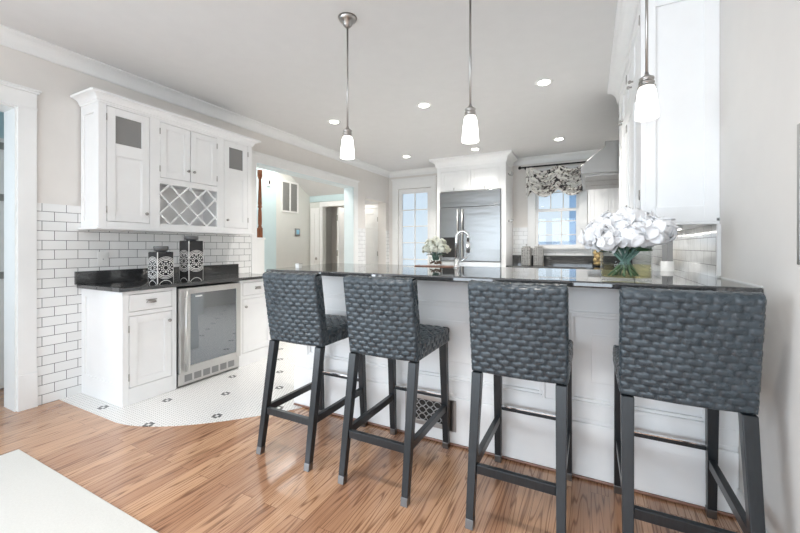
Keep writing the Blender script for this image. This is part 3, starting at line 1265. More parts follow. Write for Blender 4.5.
for (a0, a1, side) in ((1.618, 1.958, 1), (2.725, 3.044, 0)):
    z0, z1 = 1.46, 2.426
    dbm = shaker(FU, a0 + g, a1 - g, z0 + g, z1 - g, 0.062, mid=(2.02, 2.125))
    d = obj('door', dbm, M['cab'], t, 0.0015)
    b = NB()
    FU.box(b, a0 + 0.06, a1 - 0.06, 2.12, 2.37, -0.016, -0.011)
    p = obj('glass_pane', b, M['glass_grey'], d)
    p['label'] = 'grey glass pane'
    kn = a1 - 0.035 if side else a0 + 0.035
    knob(FU, kn, 1.545, 0, d)
    ha = a0 if side else a1
    for z in (2.33, 1.56):
        hinge(FU, ha, z, d)
for (a0, a1, kk, ha) in ((2.047, 2.3415, 2.3415 - 0.028, 2.047), (2.3455, 2.64, 2.3455 + 0.028, 2.64)):
    d = obj('door', shaker(FU, a0 + 0.003, a1 - 0.001, 1.897 + g, 2.416 - g, 0.055), M['cab'], t, 0.0015)
    knob(FU, kk, 2.0, 0, d)
    for z in (2.33, 1.98):
        hinge(FU, ha, z, d)
# lattice wine rack
b = NB()
a0, a1, z0, z1 = 2.047, 2.64, 1.465, 1.843
W_, H_ = a1 - a0, z1 - z0
stp = W_ / 3.5


def clip_seg(p, q, lo, hi):
    (x0, y0), (x1, y1) = p, q
    t0, t1 = 0.0, 1.0
    for d_, o_, mn, mx_ in ((x1 - x0, x0, lo[0], hi[0]), (y1 - y0, y0, lo[1], hi[1])):
        if abs(d_) < 1e-9:
            if o_ < mn or o_ > mx_:
                return None
            continue
        ta, tb = (mn - o_) / d_, (mx_ - o_) / d_
        if ta > tb:
            ta, tb = tb, ta
        t0, t1 = max(t0, ta), min(t1, tb)
    if t0 >= t1:
        return None
    return (x0 + t0 * (x1 - x0), y0 + t0 * (y1 - y0)), (x0 + t1 * (x1 - x0), y0 + t1 * (y1 - y0))


for sgn, (n0, n1) in ((1, (-0.020, -0.011)), (-1, (-0.012, -0.003))):
    for k in range(-6, 12):
        c = a0 - 0.09 + k * 0.190
        if sgn == 1:
            s_ = clip_seg((c, z0), (c + H_, z1), (a0, z0), (a1, z1))
        else:
            s_ = clip_seg((c, z1), (c + H_, z0), (a0, z0), (a1, z1))
        if not s_:
            continue
        (pa, pz), (qa, qz) = s_
        dx, dz = qa - pa, qz - pz
        L = sqrt(dx * dx + dz * dz)
        if L < 0.02:
            continue
        nx, nz = -dz / L * 0.008, dx / L * 0.008
        co = [(pa + nx, pz + nz), (qa + nx, qz + nz), (qa - nx, qz - nz), (pa - nx, pz - nz)]
        v0 = [b.verts.new(FU.pt(a, z, n0)) for a, z in co]
        v1 = [b.verts.new(FU.pt(a, z, n1)) for a, z in co]
        b.faces.new(v0)
        b.faces.new(v1)
        for i in range(4):
            b.faces.new((v0[i], v0[(i + 1) % 4], v1[(i + 1) % 4], v1[i]))
obj('wine_rack', b, M['cab'], t)

# ------------------------------------------------------------------ base cabinets (left)
BX = -3.22
FBX = Face('x', 1, BX)
BTOP = 0.899


def base_unit(label, y0, y1, dy0, dy1, end, kn_right):
    t = thing('base_cabinet', label, 'cabinet', (XL, (y0 + y1) / 2, 0.003), 'base cabinets of the bar niche')
    z0, z1 = 0.732, 0.871
    ops = [(dy0, dy1, z0, z1), (dy0, dy1, 0.134, 0.70)]
    b = NB()
    ye = y0 + (0.012 if end else 0)
    box(b, XL + 0.013, BX - 0.021, ye, ye + 0.018, 0.003, BTOP)
    box(b, XL + 0.013, BX - 0.021, y1 - 0.018, y1, 0.003, BTOP)
    box(b, XL + 0.013, BX - 0.021, ye + 0.018, y1 - 0.018, 0.10, 0.118)
    box(b, XL + 0.013, XL + 0.02, ye + 0.018, y1 - 0.018, 0.118, BTOP)
    face_frame(b, FBX, y0, y1, 0.003, BTOP, ops)
    if end:
        FN = Face('y', -1, y0)
        xa_, xb_ = XL + 0.013, BX - 0.021
        FN.box(b, xa_, xa_ + 0.06, 0.003, BTOP, -0.012, 0)
        FN.box(b, xb_ - 0.05, xb_, 0.003, BTOP, -0.012, 0)
        FN.box(b, xa_ + 0.06, xb_ - 0.05, BTOP - 0.07, BTOP, -0.012, 0)
        FN.box(b, xa_ + 0.06, xb_ - 0.05, 0.003, 0.17, -0.012, 0)
    obj('body', b, M['cab'], t, 0.0015)
    b = NB()
    FBX.box(b, dy0 + g, dy1 - g, z0 + g, z1 - g, -0.021, 0)
    d = obj('drawer', b, M['cab'], t, 0.002)
    cup_pull(FBX, (dy0 + dy1) / 2, (z0 + z1) / 2, 0, d)
    d = obj('door', shaker(FBX, dy0 + g, dy1 - g, 0.134 + g, 0.70 - g, 0.058), M['cab'], t, 0.0015)
    knob(FBX, dy1 - 0.03 if kn_right else dy0 + 0.03, 0.62, 0, d)
    for z in (0.60, 0.22):
        hinge(FBX, dy0 if kn_right else dy1, z, d)
    return t


base_unit('white base cabinet at the open end, left of the wine cooler', 1.564, 1.986, 1.61, 1.948, True, True)
base_unit('white base cabinet to the right of the wine cooler', 2.636, 3.12, 2.68, 3.08, False, False)

# wine cooler
CY0, CY1 = 1.992, 2.630
t = thing('wine_cooler', 'stainless steel wine cooler with dark glass door between the base cabinets', 'wine cooler', (-3.5, 2.31, 0.003))
b = NB()
box(b, XL + 0.05, BX - 0.01, CY0, CY1, 0.02, 0.885)
for yy in (CY0 + 0.04, CY1 - 0.04):
    for xx in (-3.75, -3.30):
        box(b, xx - 0.02, xx + 0.02, yy - 0.02, yy + 0.02, 0.003, 0.02)
obj('body', b, M['black_metal'], t)
FC = Face('x', 1, BX - 0.01)
dz0, dz1 = 0.135, 0.88
b = NB()
gy0, gy1, gz0, gz1 = CY0 + 0.10, CY1 - 0.055, 0.185, 0.828
FC.box(b, CY0 + 0.004, gy0, dz0, dz1, 0.004, 0.045)
FC.box(b, gy1, CY1 - 0.004, dz0, dz1, 0.004, 0.045)
FC.box(b, gy0, gy1, dz0, gz0, 0.004, 0.045)
FC.box(b, gy0, gy1, gz1, dz1, 0.004, 0.045)
dr = obj('door', b, M['steel_trim'], t, 0.003)
b = NB()
FC.box(b, gy0, gy1, gz0, gz1, 0.02, 0.038)
o = obj('glass_pane', b, M['cooler_glass'], dr)
o['label'] = 'dark reflective glass'
b = NB()
hy = CY0 + 0.045
tube(b, [FC.pt(hy, 0.15, 0.072), FC.pt(hy, 0.865, 0.072)], 0.010, 14)
for z in (0.21, 0.80):
    tube(b, [FC.pt(hy, z, 0.044), FC.pt(hy, z, 0.070)], 0.006, 10)
obj('handle', b, M['steel_trim'], dr)
b = NB()
FC.box(b, gy0 + 0.05, gy0 + 0.115, gz1 - 0.035, gz1 - 0.022, 0.0381, 0.039)
obj('badge', b, M['plastic'], dr)
b = NB()
FC.box(b, CY0 + 0.004, CY1 - 0.004, 0.02, 0.128, 0.0, 0.02)
gr_ = obj('toe_grille', b, M['steel_trim'], t, 0.002)
b = NB()
for i in range(6):
    a = CY0 + 0.06 + i * 0.089
    FC.box(b, a, a + 0.07, 0.045, 0.105, 0.0195, 0.0215)
obj('grille_slot', b, M['grey_plastic'], gr_)

# worktop and upstand
t = thing('worktop', 'dark polished stone worktop with upstand on the left base cabinets', 'worktop', (-3.5, 2.3, 0.90))
b = NB()
box(b, XL + 0.0125, BX + 0.03, 1.53, 3.135, 0.90, 0.93)
obj('slab', b, M['granite'], t, 0.004)
b = NB()
box(b, XL + 0.0125, XL + 0.032, 1.515, 3.135, 0.9302, 1.04)
obj('upstand', b, M['granite'], t, 0.002)


# patterned canisters
def canister(label, x, y, w, h, lid):
    m = medallion('medallion_glaze', w, h)
    t = thing('canister', label, 'canister', (x, y, 0.9302), 'patterned canisters')
    b = NB()
    box(b, x - w / 2, x + w / 2, y - w / 2, y + w / 2, 0.9302, 0.9302 + h)
    bmesh.ops.bevel(b, geom=[e for e in b.edges], offset=0.004, segments=2, affect='EDGES')
    obj('jar', b, m, t)
    b = NB()
    z = 0.9302 + h
    lathe(b, [(w * 0.30, -0.002), (w * 0.30, 0.008), (w * 0.40, 0.012), (w * 0.41, lid - 0.008), (w * 0.38, lid), (0, lid)], (x, y, z), 28)
    obj('lid', b, simple('dark_lid', (0.12, 0.12, 0.12), 0.3), t)


canister('shorter black canister with white ring medallions, left of the taller one', -3.325, 1.915, 0.14, 0.275, 0.05)
canister('taller black canister with white ring medallions beside the shorter one', -3.335, 2.198, 0.145, 0.375, 0.045)

t = thing('wall_outlet', 'white wall outlet in the subway tile above the left worktop', 'outlet', (XL + 0.012, 1.72, 1.14))
FT = Face('x', 1, XL + 0.012)
b = NB()
FT.box(b, 1.68, 1.76, 1.085, 1.205, 0, 0.006)
obj('plate', b, M['plastic'], t, 0.002)
b = NB()
FT.box(b, 1.705, 1.735, 1.115, 1.175, 0.0062, 0.009)
obj('socket', b, M['plastic'], t, 0.002)
b = NB()
FT.box(b, 1.716, 1.724, 1.135, 1.143, 0.0092, 0.0105)
obj('slot', b, M['grey_plastic'], t)

# ------------------------------------------------------------------ peninsula
PY = 2.24          # front face
PX0, PX1 = -2.07, XR
BARZ = 1.085
t = thing('peninsula', 'white panelled peninsula cabinet under the dark stone bar top', 'peninsula', ((PX0 + PX1) / 2, 2.6, 0.003))
b = NB()
box(b, PX0, PX1 - 0.001, PY, 2.93, 0.003, 1.054)
obj('body', b, M['cab'], t)
FP = Face('y', -1, PY)
b = NB()
segs = [(-2.07, -1.12), (-1.12, -0.17), (-0.17, 0.609)]
FP.box(b, PX0, PX1 - 0.001, 0.325, 0.40, 0, 0.016)
FP.box(b, PX0, PX1 - 0.001, 0.90, 1.054, 0, 0.016)
for x in (-2.07, -1.175, -0.225, 0.509):
    FP.box(b, x, x + 0.11 if x < 0.5 else PX1 - 0.001, 0.40, 0.90, 0, 0.016)
obj('face_frame', b, M['cab'], t, 0.003)
for (s0, s1) in ((-1.96, -1.175), (-1.065, -0.225), (-0.115, 0.509)):
    b = NB()
    for k, (i0, n1) in enumerate(((0.0, 0.022), (0.016, 0.014))):
        q = 0.016
        a0, a1, z0, z1 = s0 + i0, s1 - i0, 0.40 + i0, 0.90 - i0
        FP.box(b, a0, a0 + q, z0, z1, 0, n1)
        FP.box(b, a1 - q, a1, z0, z1, 0, n1)
        FP.box(b, a0 + q, a1 - q, z0, z0 + q, 0, n1)
        FP.box(b, a0 + q, a1 - q, z1 - q, z1, 0, n1)
    FP.box(b, s0 + 0.12, s1 - 0.12, 0.52, 0.78, 0, 0.006)
    obj('panel_molding', b, M['cab'], t, 0.003)
b = NB()
FP.box(b, PX0 - 0.016, PX1 - 0.001, 0.003, 0.30, 0, 0.018)
FP.box(b, PX0 - 0.012, PX1 - 0.001, 0.30, 0.325, 0, 0.012)
box(b, PX0 - 0.016, PX0 - 0.0002, PY, 2.93, 0.003, 0.235)
obj('base_molding', b, M['cab'], t, 0.005)
b = NB()
FP.box(b, PX0 - 0.01, PX1 - 0.001, 0.003, 0.017, 0.018, 0.031)
o = obj('shoe_molding', b, M['oak_trim'], t, 0.005)
o['label'] = 'brown oak shoe molding along the floor'

# bar top
b = NB()
poly_prism(b, [(-2.10, 1.95), (0.609, 1.95), (0.609, 3.02), (-2.32, 3.02)], 1.0545, BARZ)
o = obj('peninsula_counter', b, M['granite'], None, 0.008, 3)
tag(o, 'dark polished stone bar top along the peninsula behind the stools', 'countertop')
b = NB()
box(b, XR - 0.004, XR - 0.0005, 1.96, 2.484, BARZ + 0.0003, BARZ + 0.006)
struct('trim_14', b, M['trim'])

# iron register in the peninsula base
t = thing('floor_register', 'black scrollwork register in a steel frame low on the peninsula', 'register', (-0.93, PY - 0.019, 0.16))
FRG = Face('y', -1, PY - 0.0182)
rx0, rx1, rz0, rz1 = -1.10, -0.745, 0.088, 0.284
b = NB()
for (a0, a1, c0, c1) in ((rx0, rx0 + 0.045, rz0, rz1), (rx1 - 0.045, rx1, rz0, rz1), (rx0 + 0.045, rx1 - 0.045, rz0, rz0 + 0.03), (rx0 + 0.045, rx1 - 0.045, rz1 - 0.03, rz1)):
    FRG.box(b, a0, a1, c0, c1, 0, 0.007)
obj('frame', b, M['nickel'], t, 0.002)
b = NB()
FRG.box(b, rx0 + 0.045, rx1 - 0.045, rz0 + 0.03, rz1 - 0.03, 0, 0.001)
obj('backing', b, M['black_metal'], t)
b = NB()
for i in range(5):
    for j in range(3):
        cx = rx0 + 0.045 + 0.0265 + i * 0.053
        cz = rz0 + 0.03 + 0.0227 + j * 0.0453
        pts = [FRG.pt(cx + 0.024 * cos(a), cz + 0.020 * sin(a), 0.0035) for a in [k / 16 * 2 * pi for k in range(17)]]
        tube(b, pts, 0.0022, 6)
        pts = [FRG.pt(cx + 0.0265 + 0.017 * cos(a), cz + 0.0227 + 0.015 * sin(a), 0.0035) for a in [k / 12 * 2 * pi for k in range(13)]]
        if i < 4 and j < 2:
            tube(b, pts, 0.0018, 6)
obj('scrollwork', b, simple('pewter_scroll', (0.5, 0.5, 0.5), 0.35, 0.8), t)

# ------------------------------------------------------------------ bar stools
def weave_h(u, v, cw, ch):
    """stepped woven straps: u, v in metres"""
    j = math.floor(v / ch)
    tv = v / ch - j
    uu = u / cw + (j * 0.42) % 1.0
    tu = uu - math.floor(uu)
    eu = min(1.0, min(tu, 1 - tu) / 0.17)
    ev = min(1.0, min(tv, 1 - tv) / 0.20)
    return (eu ** 0.8) * (0.35 + 0.65 * ev ** 0.6) * (0.72 + 0.28 * sin(pi * tu)) + 0.0


def woven(bm, O, U, V, N, lu, lv, amp, cw=0.058, ch=0.0265, res=0.0043, bow=None):
    """patch at origin O spanning lu along U and lv along V with bulging straps; bow(u,v)->extra offset along N"""
    nu, nv = max(2, int(round(lu / res))), max(2, int(round(lv / res)))
    # keep rows aligned to whole straps
    rows = max(1, round(lv / ch))
    chh = lv / rows
    g_ = []
    for j in range(nv + 1):
        row = []
        for i in range(nu + 1):
            u, v = lu * i / nu, lv * j / nv
            e = min(u, lu - u, v, lv - v)
            h = amp * weave_h(u, v, cw, chh) * min(1.0, e / 0.006)
            if bow:
                h += bow(u / lu, v / lv)
            p = O + U * u + V * v + N * h
            row.append(bm.verts.new(p))
        g_.append(row)
    for j in range(nv):
        for i in range(nu):
            bm.faces.new((g_[j][i], g_[j][i + 1], g_[j + 1][i + 1], g_[j + 1][i])).smooth = True


def make_stool():
    """origin on the floor under the seat; faces +y (towards the bar), back at -y"""
    t = thing('bar_stool', 'bar stool', 'bar stool', (0, 0, 0), 'bar stools at the peninsula')
    hw = 0.205
    # backrest: slightly raked slab
    yb0, yb1, zb0, zb1 = -0.205, -0.270, 0.665, 1.074     # rear face bottom / top
    th = 0.06
    bm = NB()
    X = Vector((1, 0, 0))
    rise = Vector((0, yb1 - yb0, zb1 - zb0))
    L = rise.length
    V = rise / L
    N = Vector((0, -V.z, V.y))        # rearwards
    O = Vector((-hw, yb0, zb0))
    amp = 0.0085
    bow = lambda u, v: 0.012 * sin(pi * u) - 0.012
    woven(bm, O, X, V, N, 2 * hw, L, amp, bow=bow)                                       # rear
    woven(bm, O - N * th + X * 2 * hw, -X, V, -N, 2 * hw, L, amp, bow=lambda u, v: 0.012 - 0.012 * sin(pi * u))   # front
    woven(bm, O + X * 2 * hw - N * 0.012, -N, V, X, th, L, 0.005, cw=0.03)               # right side
    woven(bm, O - N * (th + 0.012), N, V, -X, th, L, 0.005, cw=0.03)                     # left side
    # rounded top and bottom ridges following the bow
    for at, sgn in ((L, 1), (0.0, -1)):
        rows = []
        nseg = 48
        for k in range(9):
            a = -pi / 2 + pi * k / 8
            row = []
            for i in range(nseg + 1):
                u = i / nseg
                bo = 0.012 * sin(pi * u) - 0.012
                w = 0.5 + 0.5 * sin(u * 2 * pi * 8 + (0 if k < 4 else pi))
                wide = th + 0.0 - 0.0
                off = bo - wide / 2
                hgt = (0.010 + 0.004 * w) * cos(a) if sgn > 0 else 0.006 * cos(a)
                p = O + X * (2 * hw * u) + V * (at + sgn * hgt) + N * (off + (wide / 2) * sin(a))
                row.append(bm.verts.new(p))
            rows.append(row)
        for r1, r2 in zip(rows, rows[1:]):
            for i in range(nseg):
                bm.faces.new((r1[i], r1[i + 1], r2[i + 1], r2[i])).smooth = True
    obj('backrest', bm, M['leather'], t)
    # seat
    bm = NB()
    sy0, sy1, sz0, sz1 = -0.155, 0.284, 0.665, 0.745
    Y = Vector((0, 1, 0))
    Z = Vector((0, 0, 1))
    woven(bm, Vector((-hw, sy0, sz1)), X, Y, Z, 2 * hw, sy1 - sy0, 0.0065, bow=lambda u, v: 0.018 * (sin(pi * u) ** 0.6) * (sin(pi * v) ** 0.6 if v > 0 else 0) if 0 < u < 1 and 0 < v < 1 else 0.0)
    woven(bm, Vector((-hw, sy1, sz0)), X, Z, Y, 2 * hw, sz1 - sz0, 0.005)
    woven(bm, Vector((hw, sy0, sz0)), Y, Z, X, sy1 - sy0, sz1 - sz0, 0.005)
    woven(bm, Vector((-hw, sy1, sz0)), -Y, Z, -X, sy1 - sy0, sz1 - sz0, 0.005)
    vs = [bm.verts.new(p) for p in ((-hw, sy0, sz0), (hw, sy0, sz0), (hw, sy1, sz0), (-hw, sy1, sz0))]
    bm.faces.new(vs)
    vs = [bm.verts.new(p) for p in ((-hw, sy0, sz0), (hw, sy0, sz0), (hw, sy0, sz1), (-hw, sy0, sz1))]
    bm.faces.new(vs)
    obj('seat', bm, M['leather'], t)
    # legs
    def leg(x, yt, yf, top):
        s = 1 if x > 0 else -1
        wt, wf = 0.045, 0.034
        xo = s * 0.204
        def ring(y, z, w):
            xi = xo - s * w
            xs = sorted((xo, xi))
            return [(xs[0], y - w / 2, z), (xs[1], y - w / 2, z), (xs[1], y + w / 2, z), (xs[0], y + w / 2, z)]
        zc = 0.04
        f = zc / top
        wm = wf + (wt - wf) * f
        ym = yf + (yt - yf) * f
        b2 = NB()
        hexa(b2, ring(ym, zc, wm), ring(yt, top, wt))
        lg = obj('leg', b2, M['dark_wood'], t, 0.003)
        b2 = NB()
        hexa(b2, ring(yf, 0.0, wf + 0.002), ring(ym, zc, wm + 0.002))
        cp = obj('foot_cap', b2, M['leg_cap'], lg, 0.002)
        cp['label'] = 'pewter foot cap'
    for s in (-1, 1):
        leg(s, -0.182, -0.292, 0.662)
        leg(s, 0.245, 0.284, 0.664)
    # stretchers
    def yat(z, yt, yf, top):
        return yf + (yt - yf) * z / top
    zs = 0.255
    yr, yf_ = yat(zs, -0.182, -0.292, 0.662), yat(zs, 0.245, 0.284, 0.664)
    for s in (-1, 1):
        b2 = NB()
        box(b2, s * 0.170, s * 0.196, yr + 0.0185, yf_ - 0.0185, zs - 0.02, zs + 0.02)
        obj('side_stretcher', b2, M['dark_wood'], t, 0.002)
    b2 = NB()
    box(b2, -0.1655, 0.1655, yr - 0.012, yr + 0.012, zs - 0.028, zs + 0.012)
    obj('rear_stretcher', b2, M['dark_wood'], t, 0.002)
    zf = 0.325
    yy = yat(zf, 0.245, 0.284, 0.664)
    b2 = NB()
    box(b2, -0.164, 0.164, yy - 0.008, yy + 0.010, zf - 0.014, zf + 0.006)
    fr_ = obj('footrest', b2, M['dark_wood'], t, 0.002)
    b2 = NB()
    box(b2, -0.164, 0.164, yy - 0.010, yy + 0.0105, zf + 0.0062, zf + 0.012)
    o = obj('footrest_plate', b2, M['chrome'], fr_)
    o['label'] = 'shiny metal strip on the footrest'
    return t


stool = make_stool()
for i, (x, y, lab) in enumerate(((-1.590, 1.898, 'dark woven leather bar stool farthest from the right wall, beside the mosaic floor'),
                                 (-0.982, 1.895, 'dark woven leather bar stool standing before the black floor register'),
                                 (-0.290, 1.900, 'dark woven leather bar stool between the register and the stool by the right wall'),
                                 (0.312, 1.898, 'dark woven leather bar stool closest to the right wall, below the big bouquet'))):
    o = stool if i == 0 else copy_tree(stool)
    o.location = (x, y, 0.0)
    o['label'] = lab

# ------------------------------------------------------------------ rug
b = NB()
box(b, -3.11, -0.9, -1.9, 0.948, 0.0003, 0.012)
o = obj('area_rug', b, M['rug'], None, 0.004)
tag(o, 'cream woven rug on the oak floor near the doorway', 'rug')

# ------------------------------------------------------------------ pendants and recessed lights
def make_pendant():
    t = thing('pendant_light', 'pendant', 'pendant lamp', (0, 0, ZC), 'pendant lamps over the bar')
    b = NB()
    lathe(b, [(0.008, -0.075), (0.014, -0.07), (0.03, -0.055), (0.036, -0.035), (0.05, -0.028), (0.062, -0.014), (0.066, 0.0)], (0, 0, ZC), 28)
    obj('canopy', b, M['nickel'], t)
    b = NB()
    tube(b, [(0, 0, ZC - 0.07), (0, 0, 2.07)], 0.0065, 10)
    obj('rod', b, M['nickel'], t)
    b = NB()
    lathe(b, [(0.036, 2.018), (0.038, 2.022), (0.030, 2.026), (0.030, 2.034), (0.034, 2.036), (0.034, 2.042), (0.028, 2.045), (0.028, 2.052), (0.032, 2.055), (0.032, 2.062), (0.022, 2.068), (0.010, 2.078), (0.0075, 2.09)], (0, 0, 0), 24)
    obj('socket_cap', b, M['nickel'], t)
    b = NB()
    lathe(b, [(0.0, 1.874), (0.046, 1.868), (0.050, 1.871), (0.049, 1.886), (0.044, 1.95), (0.038, 2.0), (0.032, 2.015), (0.020, 2.019)], (0, 0, 0), 28)
    o = obj('lamp_shade', b, M['shade'], t)
    o['label'] = 'lit white glass shade'
    return t


pend = make_pendant()
for i, (x, y, lab) in enumerate(((-1.510, 2.135, 'nickel pendant with white shade over the end of the bar away from the right wall'),
                                 (-0.630, 2.135, 'nickel pendant with white shade hanging in the middle of the three'),
                                 (0.243, 2.135, 'nickel pendant with white shade in front of the tall white cabinet side'))):
    o = pend if i == 0 else copy_tree(pend)
    o.location = (x, y, ZC)
    o['label'] = lab


def make_downlight():
    t = thing('recessed_light', 'downlight', 'ceiling light', (0, 0, ZC), 'recessed ceiling lights')
    b = NB()
    lathe(b, [(0.055, -0.004), (0.062, -0.007), (0.08, -0.004), (0.083, -0.0005)], (0, 0, ZC), 32)
    obj('trim_ring', b, M['plastic'], t)
    b = NB()
    lathe(b, [(0.0, -0.0095), (0.052, -0.009), (0.055, -0.0073)], (0, 0, ZC), 32)
    obj('lens', b, M['lamp'], t)
    d = bpy.data.lights.new('downlight_beam', 'AREA')
    d.shape = 'DISK'
    d.size = 0.10
    d.energy = 13.5
    d.spread = radians(110)
    d.color = (1.0, 0.965, 0.92)
    lo = bpy.data.objects.new('downlight_beam', d)
    COL.objects.link(lo)
    lo.location = (0, 0, -0.012)
    lo.parent = t
    return t


dl = make_downlight()
spots = [(-2.91, 3.82, 'recessed ceiling light above the left wall cabinet run, nearer row'),
         (-1.67, 3.84, 'recessed ceiling light in the middle of the nearer row'),
         (-0.40, 3.84, 'recessed ceiling light in the nearer row, before the range hood'),
         (-2.89, 5.88, 'recessed ceiling light in front of the glazed porch door'),
         (-1.67, 5.94, 'recessed ceiling light in front of the refrigerator'),
         (-0.41, 5.96, 'recessed ceiling light in front of the kitchen window'),
         (-3.05, 0.90, 'recessed ceiling light over the cream rug'),
         (-1.67, 0.90, 'added unseen recessed fill light over the oak floor before the stools'),  # from here down: unseen lights added as fill
         (-0.40, 0.90, 'added unseen recessed fill light behind the stool by the right wall'),
         (-3.05, -1.4, 'added unseen recessed fill light at the window end, on the doorway side'),
         (-1.67, -1.4, 'added unseen recessed fill light at the window end, middle'),
         (-0.40, -1.4, 'added unseen recessed fill light at the window end, by the right wall')]
for i, (x, y, lab) in enumerate(spots):
    o = dl if i == 0 else copy_tree(dl)
    o.location = (x, y, ZC)
    o['label'] = lab
    if y > 5.9 and x < -1:          # close in front of the refrigerator
        for ch in o.children:
            if ch.type == 'LIGHT':
                ch.data = ch.data.copy()
                ch.data.energy = 5.0
    if y < 1:                       # dining-end lights, mostly added fill, kept weaker
        for ch in o.children:
            if ch.type == 'LIGHT':
                if ch.data.users > 1:
                    ch.data = ch.data.copy()
                ch.data.energy = 6.5 if x > -3 else 1.6

# ------------------------------------------------------------------ refrigerator wall
RX0, RX1, RY = -2.51, -1.267, 6.38
FR = Face('y', -1, RY)
t = thing('refrigerator_cabinet', 'tall white cabinet surround with two small doors above the refrigerator', 'cabinet', ((RX0 + RX1) / 2, 6.7, 0.003))
fx0, fx1 = -2.455, -1.35
b = NB()
box(b, RX0, fx0 - 0.004, RY, YB - 0.001, 0.003, 2.70)
box(b, fx1 + 0.004, RX1, RY, YB - 0.001, 0.003, 2.70)
box(b, fx0 - 0.004, fx1 + 0.004, RY + 0.022, YB - 0.02, 2.252, 2.70)
face_frame(b, FR, fx0 - 0.004, fx1 + 0.004, 2.252, 2.72, [(fx0 + 0.02, -1.925, 2.275, 2.615), (-1.88, fx1 - 0.03, 2.275, 2.615)])
obj('body', b, M['cab'], t, 0.002)
for a0, a1, k in ((fx0 + 0.02, -1.925, -2.18), (-1.88, fx1 - 0.03, -1.63)):
    d = obj('door', shaker(FR, a0 + g, a1 - g, 2.275 + g, 2.615 - g, 0.06), M['cab'], t, 0.002)
    b = NB()
    tube(b, [FR.pt(k, 2.31, 0.0), FR.pt(k, 2.31, 0.018), FR.pt(k, 2.29, 0.022), FR.pt(k, 2.265, 0.022)], 0.006, 8)
    obj('pull', b, M['nickel'], d)
b = NB()
molding(b, [(RX0, YB - 0.001), (RX0, RY), (RX1, RY), (RX1, YB - 0.105)], [(0, 2.69), (0.014, 2.69), (0.016, 2.70)] + [(0.02 + 0.085 * (1 - cos(i / 6 * pi / 2)), 2.705 + 0.105 * sin(i / 6 * pi / 2)) for i in range(7)] + [(0.115, 2.815), (0.115, ZC - 0.0005), (0, ZC - 0.0005)], -1)
obj('crown', b, M['cab'], t)

t = thing('refrigerator', 'stainless steel built-in refrigerator with two doors and top grille', 'refrigerator', (-1.9, 6.7, 0.003))
b = NB()
box(b, fx0, fx1, RY + 0.01, YB - 0.03, 0.02, 2.24)
for xx in (fx0 + 0.08, fx1 - 0.08):
    for yy in (RY + 0.08, 6.9):
        box(b, xx - 0.03, xx + 0.03, yy - 0.03, yy + 0.03, 0.003, 0.02)
obj('body', b, M['grey_plastic'], t)
b = NB()
FR.box(b, fx0 + 0.002, fx1 - 0.002, 1.965, 2.238, -0.008, 0.02)
obj('top_grille', b, M['steel'], t, 0.003)
split = -2.06
b = NB()
FR.box(b, fx0 + 0.002, split - 0.003, 1.0, 1.955, -0.008, 0.025)
ld = obj('door', b, M['steel'], t, 0.004)
b = NB()
FR.box(b, split + 0.003, fx1 - 0.002, 1.0, 1.955, -0.008, 0.025)
rd = obj('door', b, M['steel'], t, 0.004)
b = NB()
FR.box(b, fx0 + 0.002, fx1 - 0.002, 0.12, 0.985, -0.008, 0.022)
obj('lower_drawer', b, M['steel_trim'], t, 0.004)
for par, hx in ((ld, split - 0.04), (rd, split + 0.045)):
    b = NB()
    tube(b, [FR.pt(hx, 1.06, 0.065), FR.pt(hx, 1.92, 0.065)], 0.013, 12)
    for z in (1.12, 1.86):
        tube(b, [FR.pt(hx, z, 0.024), FR.pt(hx, z, 0.062)], 0.008, 8)
    obj('handle', b, M['steel_trim'], par)
b = NB()
FR.box(b, -2.40, -2.14, 1.06, 1.42, 0.0252, 0.032)
o = obj('water_dispenser', b, M['black_metal'], ld, 0.004)
o['label'] = 'black ice and water dispenser'
b = NB()
FR.box(b, fx1 - 0.12, fx1 - 0.05, 1.985, 2.0, 0.0202, 0.022)
obj('badge', b, M['nickel'], t)

# two double hooks on the refrigerator cabinet side
FSD = Face('x', 1, RX1)
for i, (yy, z, lab) in enumerate(((6.62, 2.52, 'chrome double hook high on the refrigerator cabinet side'), (6.62, 1.70, 'chrome double hook low on the refrigerator cabinet side'))):
    t = thing('wall_hook', lab, 'hook', (RX1, yy, z), 'hooks on the refrigerator cabinet')
    b = NB()
    FSD.box(b, yy - 0.07, yy + 0.07, z - 0.015, z + 0.015, 0, 0.006)
    obj('plate', b, M['chrome'], t, 0.002)
    for s in (-1, 1):
        b = NB()
        tube(b, [FSD.pt(yy + s * 0.05, z, 0.004), FSD.pt(yy + s * 0.05, z - 0.02, 0.03), FSD.pt(yy + s * 0.052, z - 0.015, 0.055), FSD.pt(yy + s * 0.055, z + 0.03, 0.065)], [0.007, 0.007, 0.008, 0.011], 8)
        obj('prong', b, M['chrome'], t)

# ------------------------------------------------------------------ back run
t = thing('base_cabinet', 'white base cabinet run below the kitchen window', 'cabinet', (-0.6, 6.7, 0.003))
b = NB()
box(b, RX1 + 0.001, -0.045, 6.41, YB - 0.013, 0.003, 0.899)
obj('body', b, M['cab'], t)
FK = Face('y', -1, 6.41)
for a0, a1 in ((-1.25, -0.86), (-0.85, -0.46), (-0.45, -0.06)):
    d = NB()
    FK.box(d, a0, a1, 0.74, 0.88, 0.0, 0.02)
    dr = obj('drawer', d, M['cab'], t, 0.002)
    cup_pull(FK, (a0 + a1) / 2, 0.81, 0.02, dr)
    d = obj('door', shaker(FK, a0, a1, 0.13, 0.73, 0.055, 0.0, 0.02), M['cab'], t, 0.002)
    knob(FK, a1 - 0.03, 0.65, 0.02, d)
t = thing('worktop', 'dark stone worktop with upstand below the kitchen window', 'worktop', (-0.4, 6.7, 0.9))
b = NB()
box(b, RX1 + 0.001, XR - 0.013, 6.37, YB - 0.0125, 0.90, 0.935)
